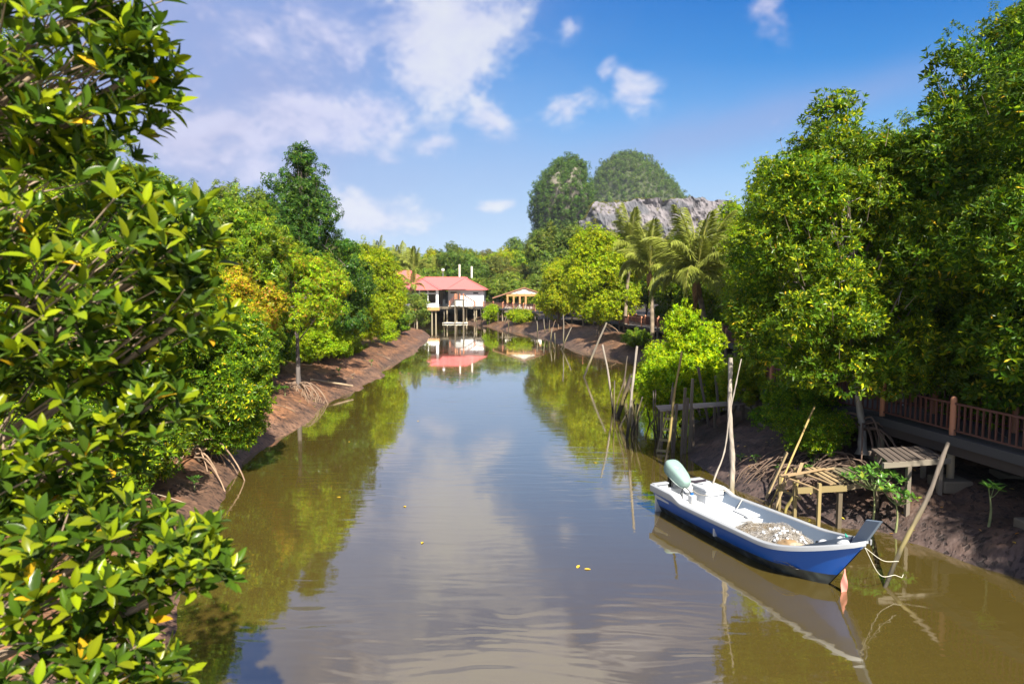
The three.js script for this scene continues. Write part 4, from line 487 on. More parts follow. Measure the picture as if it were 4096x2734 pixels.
// ---------------------------------------------------------------- old jetty with ladder
function plankMesh(parent, name, a, b, w, h, c, seed) { const R = rng(seed), g = beam(V(...a), V(...b), w, h); return part(parent, name, painted(g, (p, i) => { const v = 0.7 + 0.5 * hash(seed, i >> 2, 7) + 0.1 * R(); return [c[0] * v, c[1] * v, c[2] * v]; }), woodMat); }
{
  const J = thing('old_jetty', 'rickety grey timber jetty with ladder and leaning posts beside the bright bush', 'jetty', [7.5, 0, -27.5]), o = (x, y, z) => [x - 7.5, y, z + 27.5];
  [[6.5, -27.2, 6.47, 2.5], [6.62, -26.3, 6.74, 2.63], [6.35, -26.6, 6.5, 1.95], [7.0, -26.6, 7.1, 2.95], [8.84, -29.4, 8.07, 3.07], [9.4, -30.9, 8.77, 2.3], [9.4, -30.1, 9.05, 2.61], [7.44, -27.4, 7.33, 1.62], [6.8, -26.5, 6.9, 2.2], [5.67, -31.7, 5.67, 1.2], [6.2, -33.3, 6.2, 0.8], [6.76, -30.9, 6.72, 1.2], [8.8, -29, 8.7, 1.6], [10.4, -30.6, 10.4, 1.6], [9.7, -28.2, 9.65, 1.7], [6.2, -27.9, 6.2, 1.6], [9.2, -29.6, 9.9, 1.6]].forEach(([x, z, x2, h], k) => plankMesh(J, 'post', o(x, -0.7, z), o(x2, h, z), 0.11, 0.09, k % 3 ? [0.15, 0.115, 0.085] : [0.2, 0.16, 0.11], 60 + k));
  for (let k = 0; k < 5; k++) plankMesh(J, 'deck_plank', o(5.95, 1.6 + 0.012 * k, -27.0 - k * 0.19), o(9.7 - 0.1 * (k % 2), 1.72 - 0.02 * k, -28.0 - k * 0.24), 0.15, 0.045, k % 2 ? [0.24, 0.2, 0.17] : [0.33, 0.27, 0.22], 80 + k);
  for (const x of [6.3, 7.6, 8.9]) plankMesh(J, 'joist', o(x, 1.5, -26.9 - (x - 6) * 0.27), o(x + 0.25, 1.52, -28.4 - (x - 6) * 0.27), 0.07, 0.11, [0.16, 0.12, 0.09], 90 + Math.round(x));
  plankMesh(J, 'ladder_rail', o(5.68, -0.3, -26.6), o(6.2, 1.65, -26.9), 0.07, 0.06, [0.17, 0.13, 0.08], 96); plankMesh(J, 'ladder_rail', o(6.02, -0.3, -26.35), o(6.52, 1.7, -26.65), 0.07, 0.06, [0.17, 0.13, 0.08], 97);
  for (let k = 0; k < 4; k++) { const t = 0.2 + k * 0.21; plankMesh(J, 'ladder_rung', o(5.64 + 0.52 * t, -0.3 + 1.95 * t, -26.58 - 0.3 * t), o(6.08 + 0.5 * t, -0.3 + 1.98 * t, -26.3 - 0.3 * t), 0.05, 0.09, [0.24, 0.2, 0.1], 100 + k); }
}
// ---------------------------------------------------------------- small broken jetty by the boat
{
  const C = [8.3, -18.6], J = thing('broken_jetty', 'small broken timber jetty with missing slats beside the boat', 'jetty', [C[0], 0, C[1]]), o = (x, y, z) => [x - C[0], y, z - C[1]], Y = [0.24, 0.18, 0.075], D = [0.12, 0.09, 0.055];
  for (const [x, z, h, w] of [[7.95, -18.75, 0.98, 0.10], [8.28, -18.0, 1.26, 0.10], [8.88, -18.1, 1.25, 0.13], [9.45, -19.7, 1.2, 0.13], [8.35, -19.75, 1.2, 0.1], [10.1, -18.5, 1.2, 0.11], [7.85, -19.6, 1.05, 0.09]]) plankMesh(J, 'leg', o(x, -0.6, z), o(x, h, z), w, w * 0.8, x < 8.6 ? Y : D, Math.round(x * 10));
  plankMesh(J, 'beam', o(7.78, 1.0, -18.2), o(9.0, 1.14, -17.98), 0.07, 0.16, Y, 3); plankMesh(J, 'beam', o(8.85, 1.1, -18.04), o(10.3, 1.2, -18.45), 0.06, 0.14, D, 4); plankMesh(J, 'beam', o(8.0, 1.0, -19.65), o(9.9, 1.18, -19.5), 0.06, 0.12, D, 5); plankMesh(J, 'beam', o(7.7, 0.72, -19.5), o(8.0, 0.68, -18.5), 0.05, 0.06, Y, 6);
  for (let k = 0; k < 12; k++) { if (k === 3) continue; const x = 8.62 + k * 0.155; plankMesh(J, 'slat', o(x + 0.02, 1.24 + 0.01 * (k % 3), -19.65), o(x + 0.1 + (k % 3) * 0.03, 1.22 + 0.006 * k, -18.1 - 0.04 * k), 0.115, 0.028, k < 3 ? [0.27, 0.19, 0.095] : [0.15, 0.12, 0.07], 20 + k); }
  for (const [a, b, k] of [[[7.7, 1.13, -19.3], [8.25, 1.10, -17.95], 1], [[8.3, 1.2, -19.5], [8.62, 1.22, -18.05], 2], [[7.62, 1.2, -19.0], [9.3, 1.31, -19.35], 3], [[7.75, 1.23, -18.85], [9.0, 1.33, -19.25], 4], [[8.1, 1.25, -18.95], [8.55, 1.36, -19.75], 5]]) plankMesh(J, 'slat', o(...a), o(...b), 0.09, 0.028, [0.31, 0.21, 0.11], 40 + k);
  for (const [L, b, t, w, k] of [['broad weathered plank leaning in the mud left of the broken jetty', [7.7, -0.3, -20.6], [8.4, 1.5, -20.5], 0.14, 1], ['short yellowish post leaning against the broken jetty', [7.6, -0.3, -19.6], [8.02, 0.86, -19.6], 0.1, 2]]) { const g = beam(V(0, 0, 0), V(t[0] - b[0], t[1] - b[1], t[2] - b[2]), w, 0.05); tag(part(scene, numbered('leaning_plank'), painted(g, (p, i) => [0.36 - 0.05 * (i % 3), 0.27 - 0.04 * (i % 3), 0.15 - 0.03 * (i % 3)]), woodMat), L, 'plank').position.set(...b); }
  stick('leaning_pole', 'gnarled yellowish branch propped against the front of the broken jetty', [7.9, -0.3, -19.4], [8.22, 1.05, -19.1], 0.045, 0.035, [0.42, 0.33, 0.11], 31, { bend: 0.06, tide: -0.1, n: 12, knots: 0.5 });
  const K = [10.7, -18.4], U = thing('plank_landing', 'dark weathered plank landing below the boardwalk', 'landing', [K[0], 0, K[1]]), u = (x, y, z) => [x - K[0], y, z - K[1]];
  for (let k = 0; k < 9; k++) plankMesh(U, 'plank', u(10.0 + k * 0.2, 1.93, -17.72 - k * 0.05), u(10.3 + k * 0.19, 1.93 + 0.01 * (k % 2), -19.1 - k * 0.04), 0.14, 0.04, [0.10, 0.075, 0.06], 120 + k);
  plankMesh(U, 'beam', u(9.8, 1.83, -17.7), u(11.85, 1.84, -18.15), 0.08, 0.14, [0.2, 0.17, 0.13], 5); plankMesh(U, 'beam', u(10.1, 1.83, -19.0), u(12.0, 1.84, -19.3), 0.08, 0.12, [0.12, 0.09, 0.07], 6);
  for (const [x, z] of [[10.6, -17.9], [11.6, -18.15], [10.4, -18.98], [11.8, -19.22]]) plankMesh(U, 'leg', u(x, 0.3, z), u(x, 1.8, z), 0.12, 0.1, [0.16, 0.13, 0.1], 8);
}
// ---------------------------------------------------------------- stilt roots spread over the right mud, seedlings, leaves, logs
{
  const R = rng(404);
  for (let k = 0; k < 95; k++) { const x = lerp(7.9, 10.9, Math.pow(R(), 0.8)), z = lerp(-22.6, -20.2, R()) + (x - 9) * 0.25, a = Math.PI + (R() - 0.5) * 1.7, L = 0.7 + 1.5 * R(), x2 = x + Math.cos(a) * L, z2 = z + Math.sin(a) * L * 0.7, h = 0.12 + 0.3 * R(), y0 = ground(x, z), y1 = ground(x2, z2); if (y1 < 0.02) continue;
    part(big, 'prop_root', tube(curve([V(x, y0 - 0.1, z), V(lerp(x, x2, 0.25), lerp(y0, y1, 0.25) + h, lerp(z, z2, 0.25)), V(lerp(x, x2, 0.65), lerp(y0, y1, 0.65) + h * 0.9, lerp(z, z2, 0.65)), V(x2, y1 - 0.1, z2)].map((v) => v.sub(big.position)), 9), [0.028, 0.014], 5, { color: bark([0.13, 0.085, 0.06]), seed: k }), barkMat); }
  const one = new Leaves(); one.add(V(-0.07, 0, 0), V(1, 0, 0), V(0, 1, 0), 0.15, 0.065, 0.25, 0.1, [1, 1, 1], true); const leafG = one.geo(), lm = [[0.62, 0.40, 0.02], [0.66, 0.30, 0.02], [0.5, 0.42, 0.05], [0.4, 0.2, 0.05]].map((c) => mat(...c, 0.5));
  for (let k = 0; k < 130; k++) { const x = lerp(7, 14, R()), z = lerp(-25, -13.5, R()), d = shoreDist(x, z); if (d < 0.25 || d > 3.6) continue; const l = solo('fallen_leaf', leafG, lm[k % 4], 'yellow fallen leaf lying on the dark mud of the right bank', 'leaf', [x, ground(x, z) + 0.02, z], 'leaves fallen on the right mud bank'); l.rotation.set((R() - 0.5) * 0.6, R() * 6.28, (R() - 0.5) * 0.6); l.scale.setScalar(0.7 + 0.5 * R()); }
  for (const [x, z] of [[-2.3, -17.0], [1.55, -15.5], [1.75, -15.35], [-5.4, -20.8], [-3.2, -19.9], [-6.9, -28.5], [5.6, -37.5], [3.1, -25], [-4.6, -33]]) { const l = solo('floating_leaf', leafG, lm[0], 'yellow leaf floating on the brown river', 'leaf', [x, 0.012, z], 'leaves floating on the river'); l.rotation.y = R() * 6; l.scale.setScalar(1.1); }
  // seedlings: every leaf its own piece
  const sg = [0, 1].map((v) => { const L = new Leaves(); L.add(V(0, 0, 0), V(1, 0, 0), V(0, 1, 0), 0.17, 0.07, 0.3, 0.15 + 0.1 * v, [1, 1, 1], true); return L.geo(); }), sm = [[0.10, 0.24, 0.03], [0.15, 0.30, 0.03], [0.07, 0.19, 0.03], [0.3, 0.34, 0.03]].map((c) => new THREE.MeshPhysicalMaterial({ color: new THREE.Color().setRGB(...c), roughness: 1, specularIntensity: 0.12, transmission: 0.42, thickness: 0, clearcoat: 0.6, clearcoatRoughness: 0.3, side: THREE.DoubleSide }));
  const seedling = (label, x, z, h, tips, sc) => { const y = ground(x, z) - 0.06, S = thing('mangrove_seedling', label, 'seedling', [x, y, z]), st = [tube(curve([V(0, 0, 0), V(0.02, h * 0.5, 0.02), V(-0.02, h * 0.86, 0)], 10), [0.024 * sc + 0.006, 0.014], 6, { color: bark([0.2, 0.22, 0.09]) })];
    for (const [tx, ty, tz] of tips) { st.push(tube(curve([V(0, h * 0.78, 0), V(tx * 0.5, h * 0.86 + ty * 0.4, tz * 0.5), V(tx, h + ty, tz)], 6), [0.013, 0.008], 5, { color: bark([0.16, 0.2, 0.07]) })); const dir = V(tx * 0.6, 1, tz * 0.6).normalize(), [s, t] = sideOf(dir); for (let k = 0; k < 8; k++) { const a = k * 2.4 + R(), up = 0.3 + 1.0 * k / 8, rad = s.clone().multiplyScalar(Math.cos(a)).addScaledVector(t, Math.sin(a)), d = dir.clone().multiplyScalar(Math.sin(up)).addScaledVector(rad, Math.cos(up)).normalize(), u = dir.clone().multiplyScalar(Math.cos(up)).addScaledVector(rad, -Math.sin(up)), w = new THREE.Vector3().crossVectors(d, u).normalize(), l = part(S, 'leaf', sg[k % 2], sm[Math.floor(R() * R() * 4)]); l.position.set(tx, h + ty, tz); l.quaternion.setFromRotationMatrix(new THREE.Matrix4().makeBasis(d, u, w)); l.scale.setScalar(sc * (0.8 + 0.4 * R())); } }
    part(S, 'stem', join(st), barkMat); return S; };
  const ring = (n, r, hh) => Array.from({ length: n }, (_, k) => { const a = k * 2.4 + R() * 0.5, q = r * Math.sqrt((k + 0.4) / n); return [Math.cos(a) * q, hh * (1 - q / r) + (R() - 0.5) * 0.1, Math.sin(a) * q]; });
  seedling('large leafy mangrove seedling standing on the mud behind the boat bow', 9.75, -18.0, 1.35, ring(26, 0.74, 0.36), 1.12);
  seedling('second seedling with arching stem right of the large one', 10.15, -17.6, 1.0, ring(9, 0.42, 0.18), 1.25);
  seedling('single-stemmed seedling on the shaded mud right of the leaning log', 11.75, -16.4, 1.0, ring(4, 0.2, 0.12), 1.25);
  seedling('young seedling under the boardwalk edge above the plank landing', 11.0, -19.9, 0.55, ring(3, 0.22, 0.1), 0.9);
  for (const [x, z] of [[8.6, -21.6], [9.0, -22.1], [9.2, -20.8], [8.2, -22.6], [9.6, -21.3], [8.1, -24.8], [7.9, -23.2]]) seedling('tiny seedling sprouting among the stilt roots on the right mud', x, z, 0.22, ring(3, 0.16, 0.06), 0.75).userData.group = 'tiny seedlings among the stilt roots';
  // left bank details
  stick('fallen_log', 'thin fallen log lying on the left mud beside the water', [-12.3, 0.95, -41.2], [-9.9, 0.42, -42.2], 0.075, 0.05, [0.3, 0.22, 0.14], 71, { tide: -5 }).userData.category = 'log';
  for (let k = 0; k < 40; k++) { const x = lerp(-14, -7, R()), z = lerp(-50, -14, R()), d = shoreDist(x, z); if (d < 0.3 || d > 4) continue; const l = solo('fallen_leaf', leafG, lm[2], 'pale fallen leaf on the sunlit left mud bank', 'leaf', [x, ground(x, z) + 0.02, z], 'leaves fallen on the left mud bank'); l.rotation.y = R() * 6; }
  for (let k = 0; k < 46; k++) { const x = lerp(-15, -8, R()), z = lerp(-62, -13, R()), d = shoreDist(x, z); if (d < 0.5 || d > 5) continue; const a = R() * 6.28, L = 0.5 + 1.1 * R(), x2 = x + Math.cos(a) * L, z2 = z + Math.sin(a) * L; if (shoreDist(x2, z2) < 0.2) continue; const y = ground(x, z) + 0.02, y2 = ground(x2, z2) + 0.03; solo('dead_twig', tube(curve([V(0, 0, 0), V((x2 - x) * 0.5 + 0.05, (y2 - y) * 0.5 + 0.07 * R(), (z2 - z) * 0.5), V(x2 - x, y2 - y, z2 - z)], 6), [0.022, 0.01], 5, { color: bark(k % 3 ? [0.2, 0.14, 0.09] : [0.34, 0.27, 0.19]), seed: k }), barkMat, 'dead twig lying on the sunlit left mud bank', 'twig', [x, y, z], 'twigs on the left mud bank'); }
  for (const [x, z, h] of [[-9.6, -20.2, 0.35], [-11.6, -27.6, 0.4], [-11.2, -31, 0.3], [-11.9, -35.4, 0.45], [-11.4, -44.6, 0.4], [-11.0, -53, 0.4]]) seedling('small seedling sprouting from the left mud bank', x, z, h, ring(4, 0.2, 0.08), 0.85).userData.group = 'seedlings on the left mud bank';
  for (const [ox, oz, n] of [[-11.6, -37.4, 46], [-11.9, -23.9, 26]]) for (let k = 0; k < n; k++) { const a = R() * 6.28, r = 0.3 + 1.3 * R(), x = ox + Math.cos(a) * r, z = oz + Math.sin(a) * r * 0.8, x2 = x + (R() - 0.3) * 0.7, z2 = z + (R() - 0.3) * 0.6; if (shoreDist(x2, z2) < 0.2) continue; const y = ground(x, z), y2 = ground(x2, z2); part(ox > -11.8 ? slender : bushRoots, 'surface_root', tube(curve([V(x, y - 0.05, z), V(lerp(x, x2, 0.4), Math.max(y, y2) + 0.1 + 0.16 * R(), lerp(z, z2, 0.4)), V(x2, y2 - 0.05, z2)].map((v) => v.sub((ox > -11.8 ? slender : bushRoots).position)), 7), [0.03, 0.015], 5, { color: bark([0.22, 0.145, 0.095]), seed: k }), barkMat); }
  // lawn
  const blade = new Leaves(); for (let k = 0; k < 16; k++) { const q = unit(R); blade.add(V(q.x * 0.12, 0, q.z * 0.12), V(q.x * 0.5, 1, q.z * 0.5).normalize(), V(-q.z, 0.2, q.x).normalize(), 0.1 + 0.07 * R(), 0.016, 0.2, 0.3, [0.16 + 0.1 * R(), 0.26, 0.02]); }
  const lawn = new THREE.InstancedMesh(blade.geo(), leafMat, 9000); lawn.name = 'lawn_grass'; tag(lawn, 'short sunlit grass of the lawn behind the left bank', 'grass', undefined, 'stuff'); let n = 0; while (n < 9000) { const x = -11.5 - 17 * R(), z = -30 - 55 * R(), d = shoreDist(x, z); if (d < 4.2 + 1.5 * fbm(x, z)) continue; const s = 0.9 + 1.1 * R(); _q.setFromAxisAngle(V(0, 1, 0), R() * 6.28); lawn.setMatrixAt(n, _m.compose(V(x, ground(x, z) - 0.02, z), _q, V(s * 1.5, s, s * 1.5))); lawn.setColorAt(n++, _c.setRGB(0.8 + 0.5 * R(), 0.85 + 0.3 * R(), 0.9)); } scene.add(lawn);
}
console.log('banks done');

// ---------------------------------------------------------------- the blue boat
{
  const B = thing('fishing_boat', 'blue and white fibreglass fishing boat moored beside the mud bank', 'boat', [4.94, -0.02, -19.6], Math.atan2(-0.926, 0.377));
  const blue = mat(0.005, 0.075, 0.36, 0.3), wht = mat(0.50, 0.51, 0.53, 0.45), grey = mat(0.125, 0.16, 0.215, 0.55), black = vcm(0.7), rim = mat(0.30, 0.31, 0.33, 0.5);
  const top = (u) => u < 0.76 ? 0.96 - 0.10 * Math.pow(1 - u / 0.76, 2) : 0.93 * Math.pow(Math.max(0, Math.cos((u - 0.76) / 0.24 * Math.PI / 2)), 0.68) + 0.03;
  const sheer = (u) => 0.70 + 0.05 * sstep(0.2, 0.75, u) + 0.58 * Math.pow(Math.max(0, (u - 0.7) / 0.3), 2) , brim = (u) => sheer(u) + 0.13 * (1 - sstep(0.16, 0.25, u));
  const ax = (u, y) => -0.2 + u * (5.55 + 1.03 * clamp((y + 0.1) / 1.4)) + (1 - u) * 0.12 * (0.7 - y);
  const wid = (u, y) => top(u) * lerp(0.54, 1, Math.pow(clamp((y + 0.12) / (sheer(u) + 0.12)), 0.8)) * (y < 0.3 ? lerp(1, 0.86, sstep(0.6, 1, u) * (1 - clamp(y / 0.3))) : 1);
  const skin = (y0f, y1f, inset, rows, cols, color) => { const pos = [], idx = [], cl = []; for (const s of [1, -1]) { const o = pos.length / 3; for (let i = 0; i <= cols; i++) for (let j = 0; j <= rows; j++) { const u = i / cols, y = lerp(y0f(u), y1f(u), j / rows); pos.push(ax(u, y) - (inset ? 0.05 + 0.3 * sstep(0.85, 1, u) : 0), y, s * Math.max(0.004, wid(u, y) - inset)); if (color) cl.push(...color(u, y)); } for (let i = 0; i < cols; i++) for (let j = 0; j < rows; j++) { const a = o + i * (rows + 1) + j, b = a + rows + 1; if (s > 0) idx.push(a, b, a + 1, a + 1, b, b + 1); else idx.push(a, a + 1, b, a + 1, b + 1, b); } } const g = new THREE.BufferGeometry(); g.setAttribute('position', new THREE.Float32BufferAttribute(pos, 3)); if (color) g.setAttribute('color', new THREE.Float32BufferAttribute(cl, 3)); g.setIndex(idx); g.computeVertexNormals(); return g; };
  const foot = (u) => 0.2 + 0.12 * sstep(0.55, 1, u);
  part(B, 'hull', skin(foot, (u) => sheer(u) - 0.06, 0, 8, 60), blue);
  part(B, 'hull_bottom', skin(() => -0.25, foot, 0, 5, 60, (u, y) => { const n = fbm(u * 40, y * 14, 3, 4), g = sstep(0.5, 0.72, n); return [lerp(0.012, 0.07, g), lerp(0.016, 0.085, g), lerp(0.018, 0.08, g)]; }), black, 'black and grey stained bottom paint at the waterline');
  part(B, 'inner_liner', skin(() => 0.2, (u) => brim(u) - 0.02, 0.055, 6, 60), grey);
  // gunwale: a rounded rail of white fibreglass swept along both sides
  for (const s of [1, -1]) { const pos = [], idx = [], cols = 70, prof = [[0.045, -0.105], [0.05, -0.02], [0.035, 0.008], [-0.05, 0.008], [-0.07, -0.01], [-0.07, -0.06]]; for (let i = 0; i <= cols; i++) { const u = i / cols, y = brim(u), w = wid(u, sheer(u)); for (const [dz, dy] of prof) pos.push(ax(u, y) + (s * 0), y + dy * (dy < -0.1 ? 1 + (brim(u) - sheer(u)) * 6 : 1), s * Math.max(0.002, w + dz * (u > 0.97 ? 0.6 : 1))); } const m = prof.length; for (let i = 0; i < cols; i++) for (let j = 0; j < m - 1; j++) { const a = i * m + j, b = a + m; if (s > 0) idx.push(a, b, a + 1, a + 1, b, b + 1); else idx.push(a, a + 1, b, a + 1, b + 1, b); } const g = new THREE.BufferGeometry(); g.setAttribute('position', new THREE.Float32BufferAttribute(pos, 3)); g.setIndex(idx); g.computeVertexNormals(); part(B, 'gunwale', g, rim); }
  // stern
  part(B, 'transom', join([box(0.06, 0.95, 1.5, -0.16, 0.2, 0), box(0.07, 0.2, 0.5, -0.16, 0.74, 0.6), box(0.07, 0.2, 0.5, -0.16, 0.74, -0.6)]), wht); part(B, 'transom_cap', rbox(0.16, 0.05, 0.5, 0.02, -0.14, 0.84, 0.6), rim); part(B, 'transom_cap', rbox(0.16, 0.05, 0.5, 0.02, -0.14, 0.84, -0.6), rim);
  part(B, 'deck', box(2.7, 0.04, 1.5, 1.18, 0.43, 0), wht); part(B, 'cargo_floor', box(2.1, 0.04, 0.95, 3.6, 0.24, 0), grey); part(B, 'bulkhead', box(0.05, 0.24, 1.62, 2.52, 0.33, 0), wht);
  const bench = part(B, 'stern_bench', join([rbox(0.7, 0.24, 0.42, 0.03, 0.22, 0.57, 0.6), rbox(0.35, 0.16, 0.4, 0.03, 0.76, 0.53, 0.6)]), wht);
  const lock = part(B, 'locker', rbox(0.62, 0.34, 0.62, 0.02, 0.62, 0.62, -0.5), wht); part(lock, 'lid', rbox(0.68, 0.09, 0.68, 0.03, 0.62, 0.84, -0.5), wht); part(lock, 'strap', tube(curve([V(0.28, 0.7, -0.17), V(0.62, 0.66, -0.15), V(0.97, 0.72, -0.2), V(1.15, 0.86, -0.82)], 12), 0.012, 5), mat(0.4, 0.36, 0.3, 0.9));
  part(B, 'hatch_lid', rbox(0.95, 0.05, 0.85, 0.015, 1.82, 0.49, 0.08), wht); part(B, 'hatch_lid', rbox(0.6, 0.06, 0.42, 0.015, 2.1, 0.5, -0.6), wht);
  for (const [x, z, l] of [[1.75, 0.545, 0.8], [1.95, -0.37, 0.5]]) part(B, 'hatch_edge_strip', box(l, 0.02, 0.03, x, 0.47, z), M.dark);  // thin dark strip along the left edge of each hatch lid
  // stem post that rises forward of the bow
  const fin = new THREE.Shape([[5.9, 1.0], [6.22, 1.1], [6.66, 1.82], [6.34, 1.75]].map((v) => new THREE.Vector2(...v))); part(B, 'stem_post', new THREE.ExtrudeGeometry(fin, { depth: 0.06, bevelEnabled: true, bevelSize: 0.012, bevelThickness: 0.012, bevelSegments: 2 }).translate(0, 0, -0.03), grey); part(B, 'foredeck', new THREE.ExtrudeGeometry(new THREE.Shape([[5.62, 0.34], [6.1, 0.05], [6.1, -0.05], [5.62, -0.34]].map((v) => new THREE.Vector2(...v))), { depth: 0.03, bevelEnabled: false }).rotateX(Math.PI / 2).translate(0, 1.0, 0), grey);
  part(B, 'tie_rope', tube(curve([V(1.62, 0.72, -0.88), V(1.7, 0.6, -0.7), V(1.75, 0.46, -0.55)], 8), 0.014, 5), mat(0.45, 0.42, 0.36, 0.9));
  B.updateMatrixWorld(true);
  const W = (x, y, z) => V(x, y, z).applyMatrix4(B.matrixWorld), turn = B.rotation.y, place = (name, label, cat, x, y, z, group) => { const p = W(x, y, z); return thing(name, label, cat, [p.x, p.y, p.z], turn, group); };
  // outboard motor, tilted up under a green cloth cover
  const Mo = place('outboard_motor', 'outboard motor under a grey-green cloth cover on the boat stern', 'motor', -0.15, 0.7, 0.05);
  const cov = new THREE.SphereGeometry(1, 36, 24), cp = cov.attributes.position, q = V(0, 0, 0);
  for (let i = 0; i < cp.count; i++) { q.fromBufferAttribute(cp, i); const sgn = (v, e) => Math.sign(v) * Math.pow(Math.abs(v), e); const x = sgn(q.x, 0.75), y = sgn(q.y, 0.55), z = sgn(q.z, 0.6); const w = 1 - 0.18 * x, pin = Math.exp(-((x - 0.15) ** 2 + z * z * 1.5) * 9) * (y > 0 ? 1 : 0), ang = Math.atan2(z, x - 0.15); cp.setXYZ(i, x * 0.52, y * 0.22 * w + 0.03 * pin + 0.012 * Math.sin(ang * 9) * Math.exp(-((x - 0.15) ** 2 + z * z) * 3) * (y > 0 ? 1 : 0), z * 0.235 * w); }
  cov.computeVertexNormals(); const cover = part(Mo, 'cover', cov.rotateZ(-0.42).translate(0.08, 0.38, 0), mat(0.20, 0.29, 0.26, 0.75)); part(cover, 'drawstring_hem', new THREE.TorusGeometry(0.3, 0.012, 5, 30).scale(1.7, 0.75, 1).rotateX(Math.PI / 2).rotateZ(-0.42).translate(0.03, 0.26, 0), mat(0.4, 0.46, 0.42, 0.8)); part(cover, 'emblem', new THREE.CylinderGeometry(0.05, 0.05, 0.006, 16).rotateZ(-0.42).translate(0.14, 0.60, 0.09), mat(0.7, 0.78, 0.85, 0.5), 'round pale badge on the cover');
  part(Mo, 'leg', join([rbox(0.16, 0.8, 0.14, 0.03, -0.28, -0.2, 0).rotateZ(-0.1), rbox(0.34, 0.04, 0.2, 0.01, -0.4, -0.45, 0)]), M.dark); part(Mo, 'bracket', join([rbox(0.14, 0.26, 0.26, 0.02, 0.0, 0.06, 0), rbox(0.1, 0.1, 0.34, 0.02, 0.1, 0.12, 0)]), mat(0.25, 0.26, 0.28, 0.35, { metalness: 0.6 })); part(Mo, 'tiller', tube([V(0.3, 0.22, -0.12), V(0.55, 0.24, -0.3), V(0.8, 0.34, -0.44)], [0.03, 0.036], 8), mat(0.03, 0.02, 0.03, 0.5)); part(Mo, 'propeller', join([0, 1, 2].map((k) => new THREE.CylinderGeometry(0.06, 0.04, 0.012, 12).scale(1, 1, 1.8).rotateX(0.5).translate(0, 0, 0.12).rotateX(k * 2.094)).map((g) => g.translate(-0.5, -0.3, 0))), mat(0.7, 0.7, 0.72, 0.4));
  const clut = place('fuel_can', 'clear plastic can and hoses on the boat deck below the motor', 'can', 0.72, 0.45, 0.12); part(clut, 'body', rbox(0.2, 0.24, 0.16, 0.03, 0, 0.12, 0), mat(0.5, 0.5, 0.5, 0.3)); part(clut, 'cap', new THREE.CylinderGeometry(0.05, 0.05, 0.05, 12).translate(-0.02, 0.26, 0), mat(0.02, 0.12, 0.35, 0.4)); part(clut, 'hose', tube(curve([V(-0.02, 0.26, 0), V(-0.25, 0.4, 0.08), V(-0.4, 0.1, 0.12), V(-0.2, 0.02, 0.2), V(-0.6, 0.3, -0.1)], 18), 0.014, 5), M.dark);
  // nets
  const R = rng(515), N = place('fishing_net', 'heap of pale fishing net with white floats filling the boat', 'net', 3.6, 0.26, 0);
  { const pos = [], idx = [], cl = [], nx = 56, nz = 34; for (let i = 0; i <= nx; i++) for (let j = 0; j <= nz; j++) { const x = -1.05 + 2.55 * i / nx, u = clamp((x + 3.6 + 0.2) / 6.1), hw = wid(u, 0.45) - 0.08, z = lerp(-hw, hw, j / nz), e = sstep(0, 0.16, Math.min(i / nx, 1 - i / nx)) * sstep(0, 0.12, Math.min(j / nz, 1 - j / nz)); const m1 = Math.exp(-(((x + 0.5) / 0.5) ** 2 + ((z - 0.15) / 0.5) ** 2)) * 0.16, m2 = Math.exp(-(((x - 0.45) / 0.5) ** 2 + ((z + 0.1) / 0.42) ** 2)) * 0.27, m3 = Math.exp(-(((x + 0.1) / 0.4) ** 2 + ((z + 0.5) / 0.3) ** 2)) * 0.18; pos.push(x, 0.05 + e * (0.1 + m1 + m2 + m3 + (fbm(x * 3, z * 3, 2, 4) - 0.5) * 0.2 + (fbm(x * 14, z * 14, 5, 3) - 0.5) * 0.06), z); const t = sstep(0.42, 0.6, fbm(x * 2.5 + 3, z * 2.5, 8, 4)), v = 0.75 + 0.5 * fbm(x * 26, z * 26, 1, 3); cl.push(lerp(0.18, 0.14, t) * v, lerp(0.16, 0.105, t) * v, lerp(0.14, 0.065, t) * v); }
    for (let i = 0; i < nx; i++) for (let j = 0; j < nz; j++) { const a = i * (nz + 1) + j, b = a + nz + 1; idx.push(a, a + 1, b, b, a + 1, b + 1); } const g = new THREE.BufferGeometry(); g.setAttribute('position', new THREE.Float32BufferAttribute(pos, 3)); g.setAttribute('color', new THREE.Float32BufferAttribute(cl, 3)); g.setIndex(idx); g.computeVertexNormals(); part(N, 'folded_mesh', g, vcm(0.95));
    const hAt = (x, z) => { const i = clamp(Math.round((x + 1.05) / 2.55 * nx), 0, nx), j = clamp(Math.round((z + 0.8) / 1.6 * nz), 0, nz); return pos[(i * (nz + 1) + j) * 3 + 1]; }, st = [];
    for (let k = 0; k < 420; k++) { let x = -1.0 + 2.4 * R(), z = (R() - 0.5) * 1.5, a = R() * 6.28; const p = []; for (let s = 0; s < 9; s++) { a += (R() - 0.5) * 1.5; x = clamp(x + Math.cos(a) * 0.07, -1.02, 1.45); z = clamp(z + Math.sin(a) * 0.07, -0.8, 0.8); const u = clamp((x + 3.8) / 6.1), hw = wid(u, 0.45) - 0.07; z = clamp(z, -hw, hw); p.push(V(x, hAt(x, z) + 0.015 + 0.05 * R() * R(), z)); } st.push(tube(p, 0.0035, 3, { color: (() => { const c = R() < 0.15 ? [0.06, 0.055, 0.05] : R() < 0.5 ? [0.45, 0.42, 0.40] : [0.26, 0.22, 0.17]; return () => c; })() })); }
    const sm = part(N, 'loose_strands', join(st), vcm(0.8)); sm.userData.kind = 'stuff';
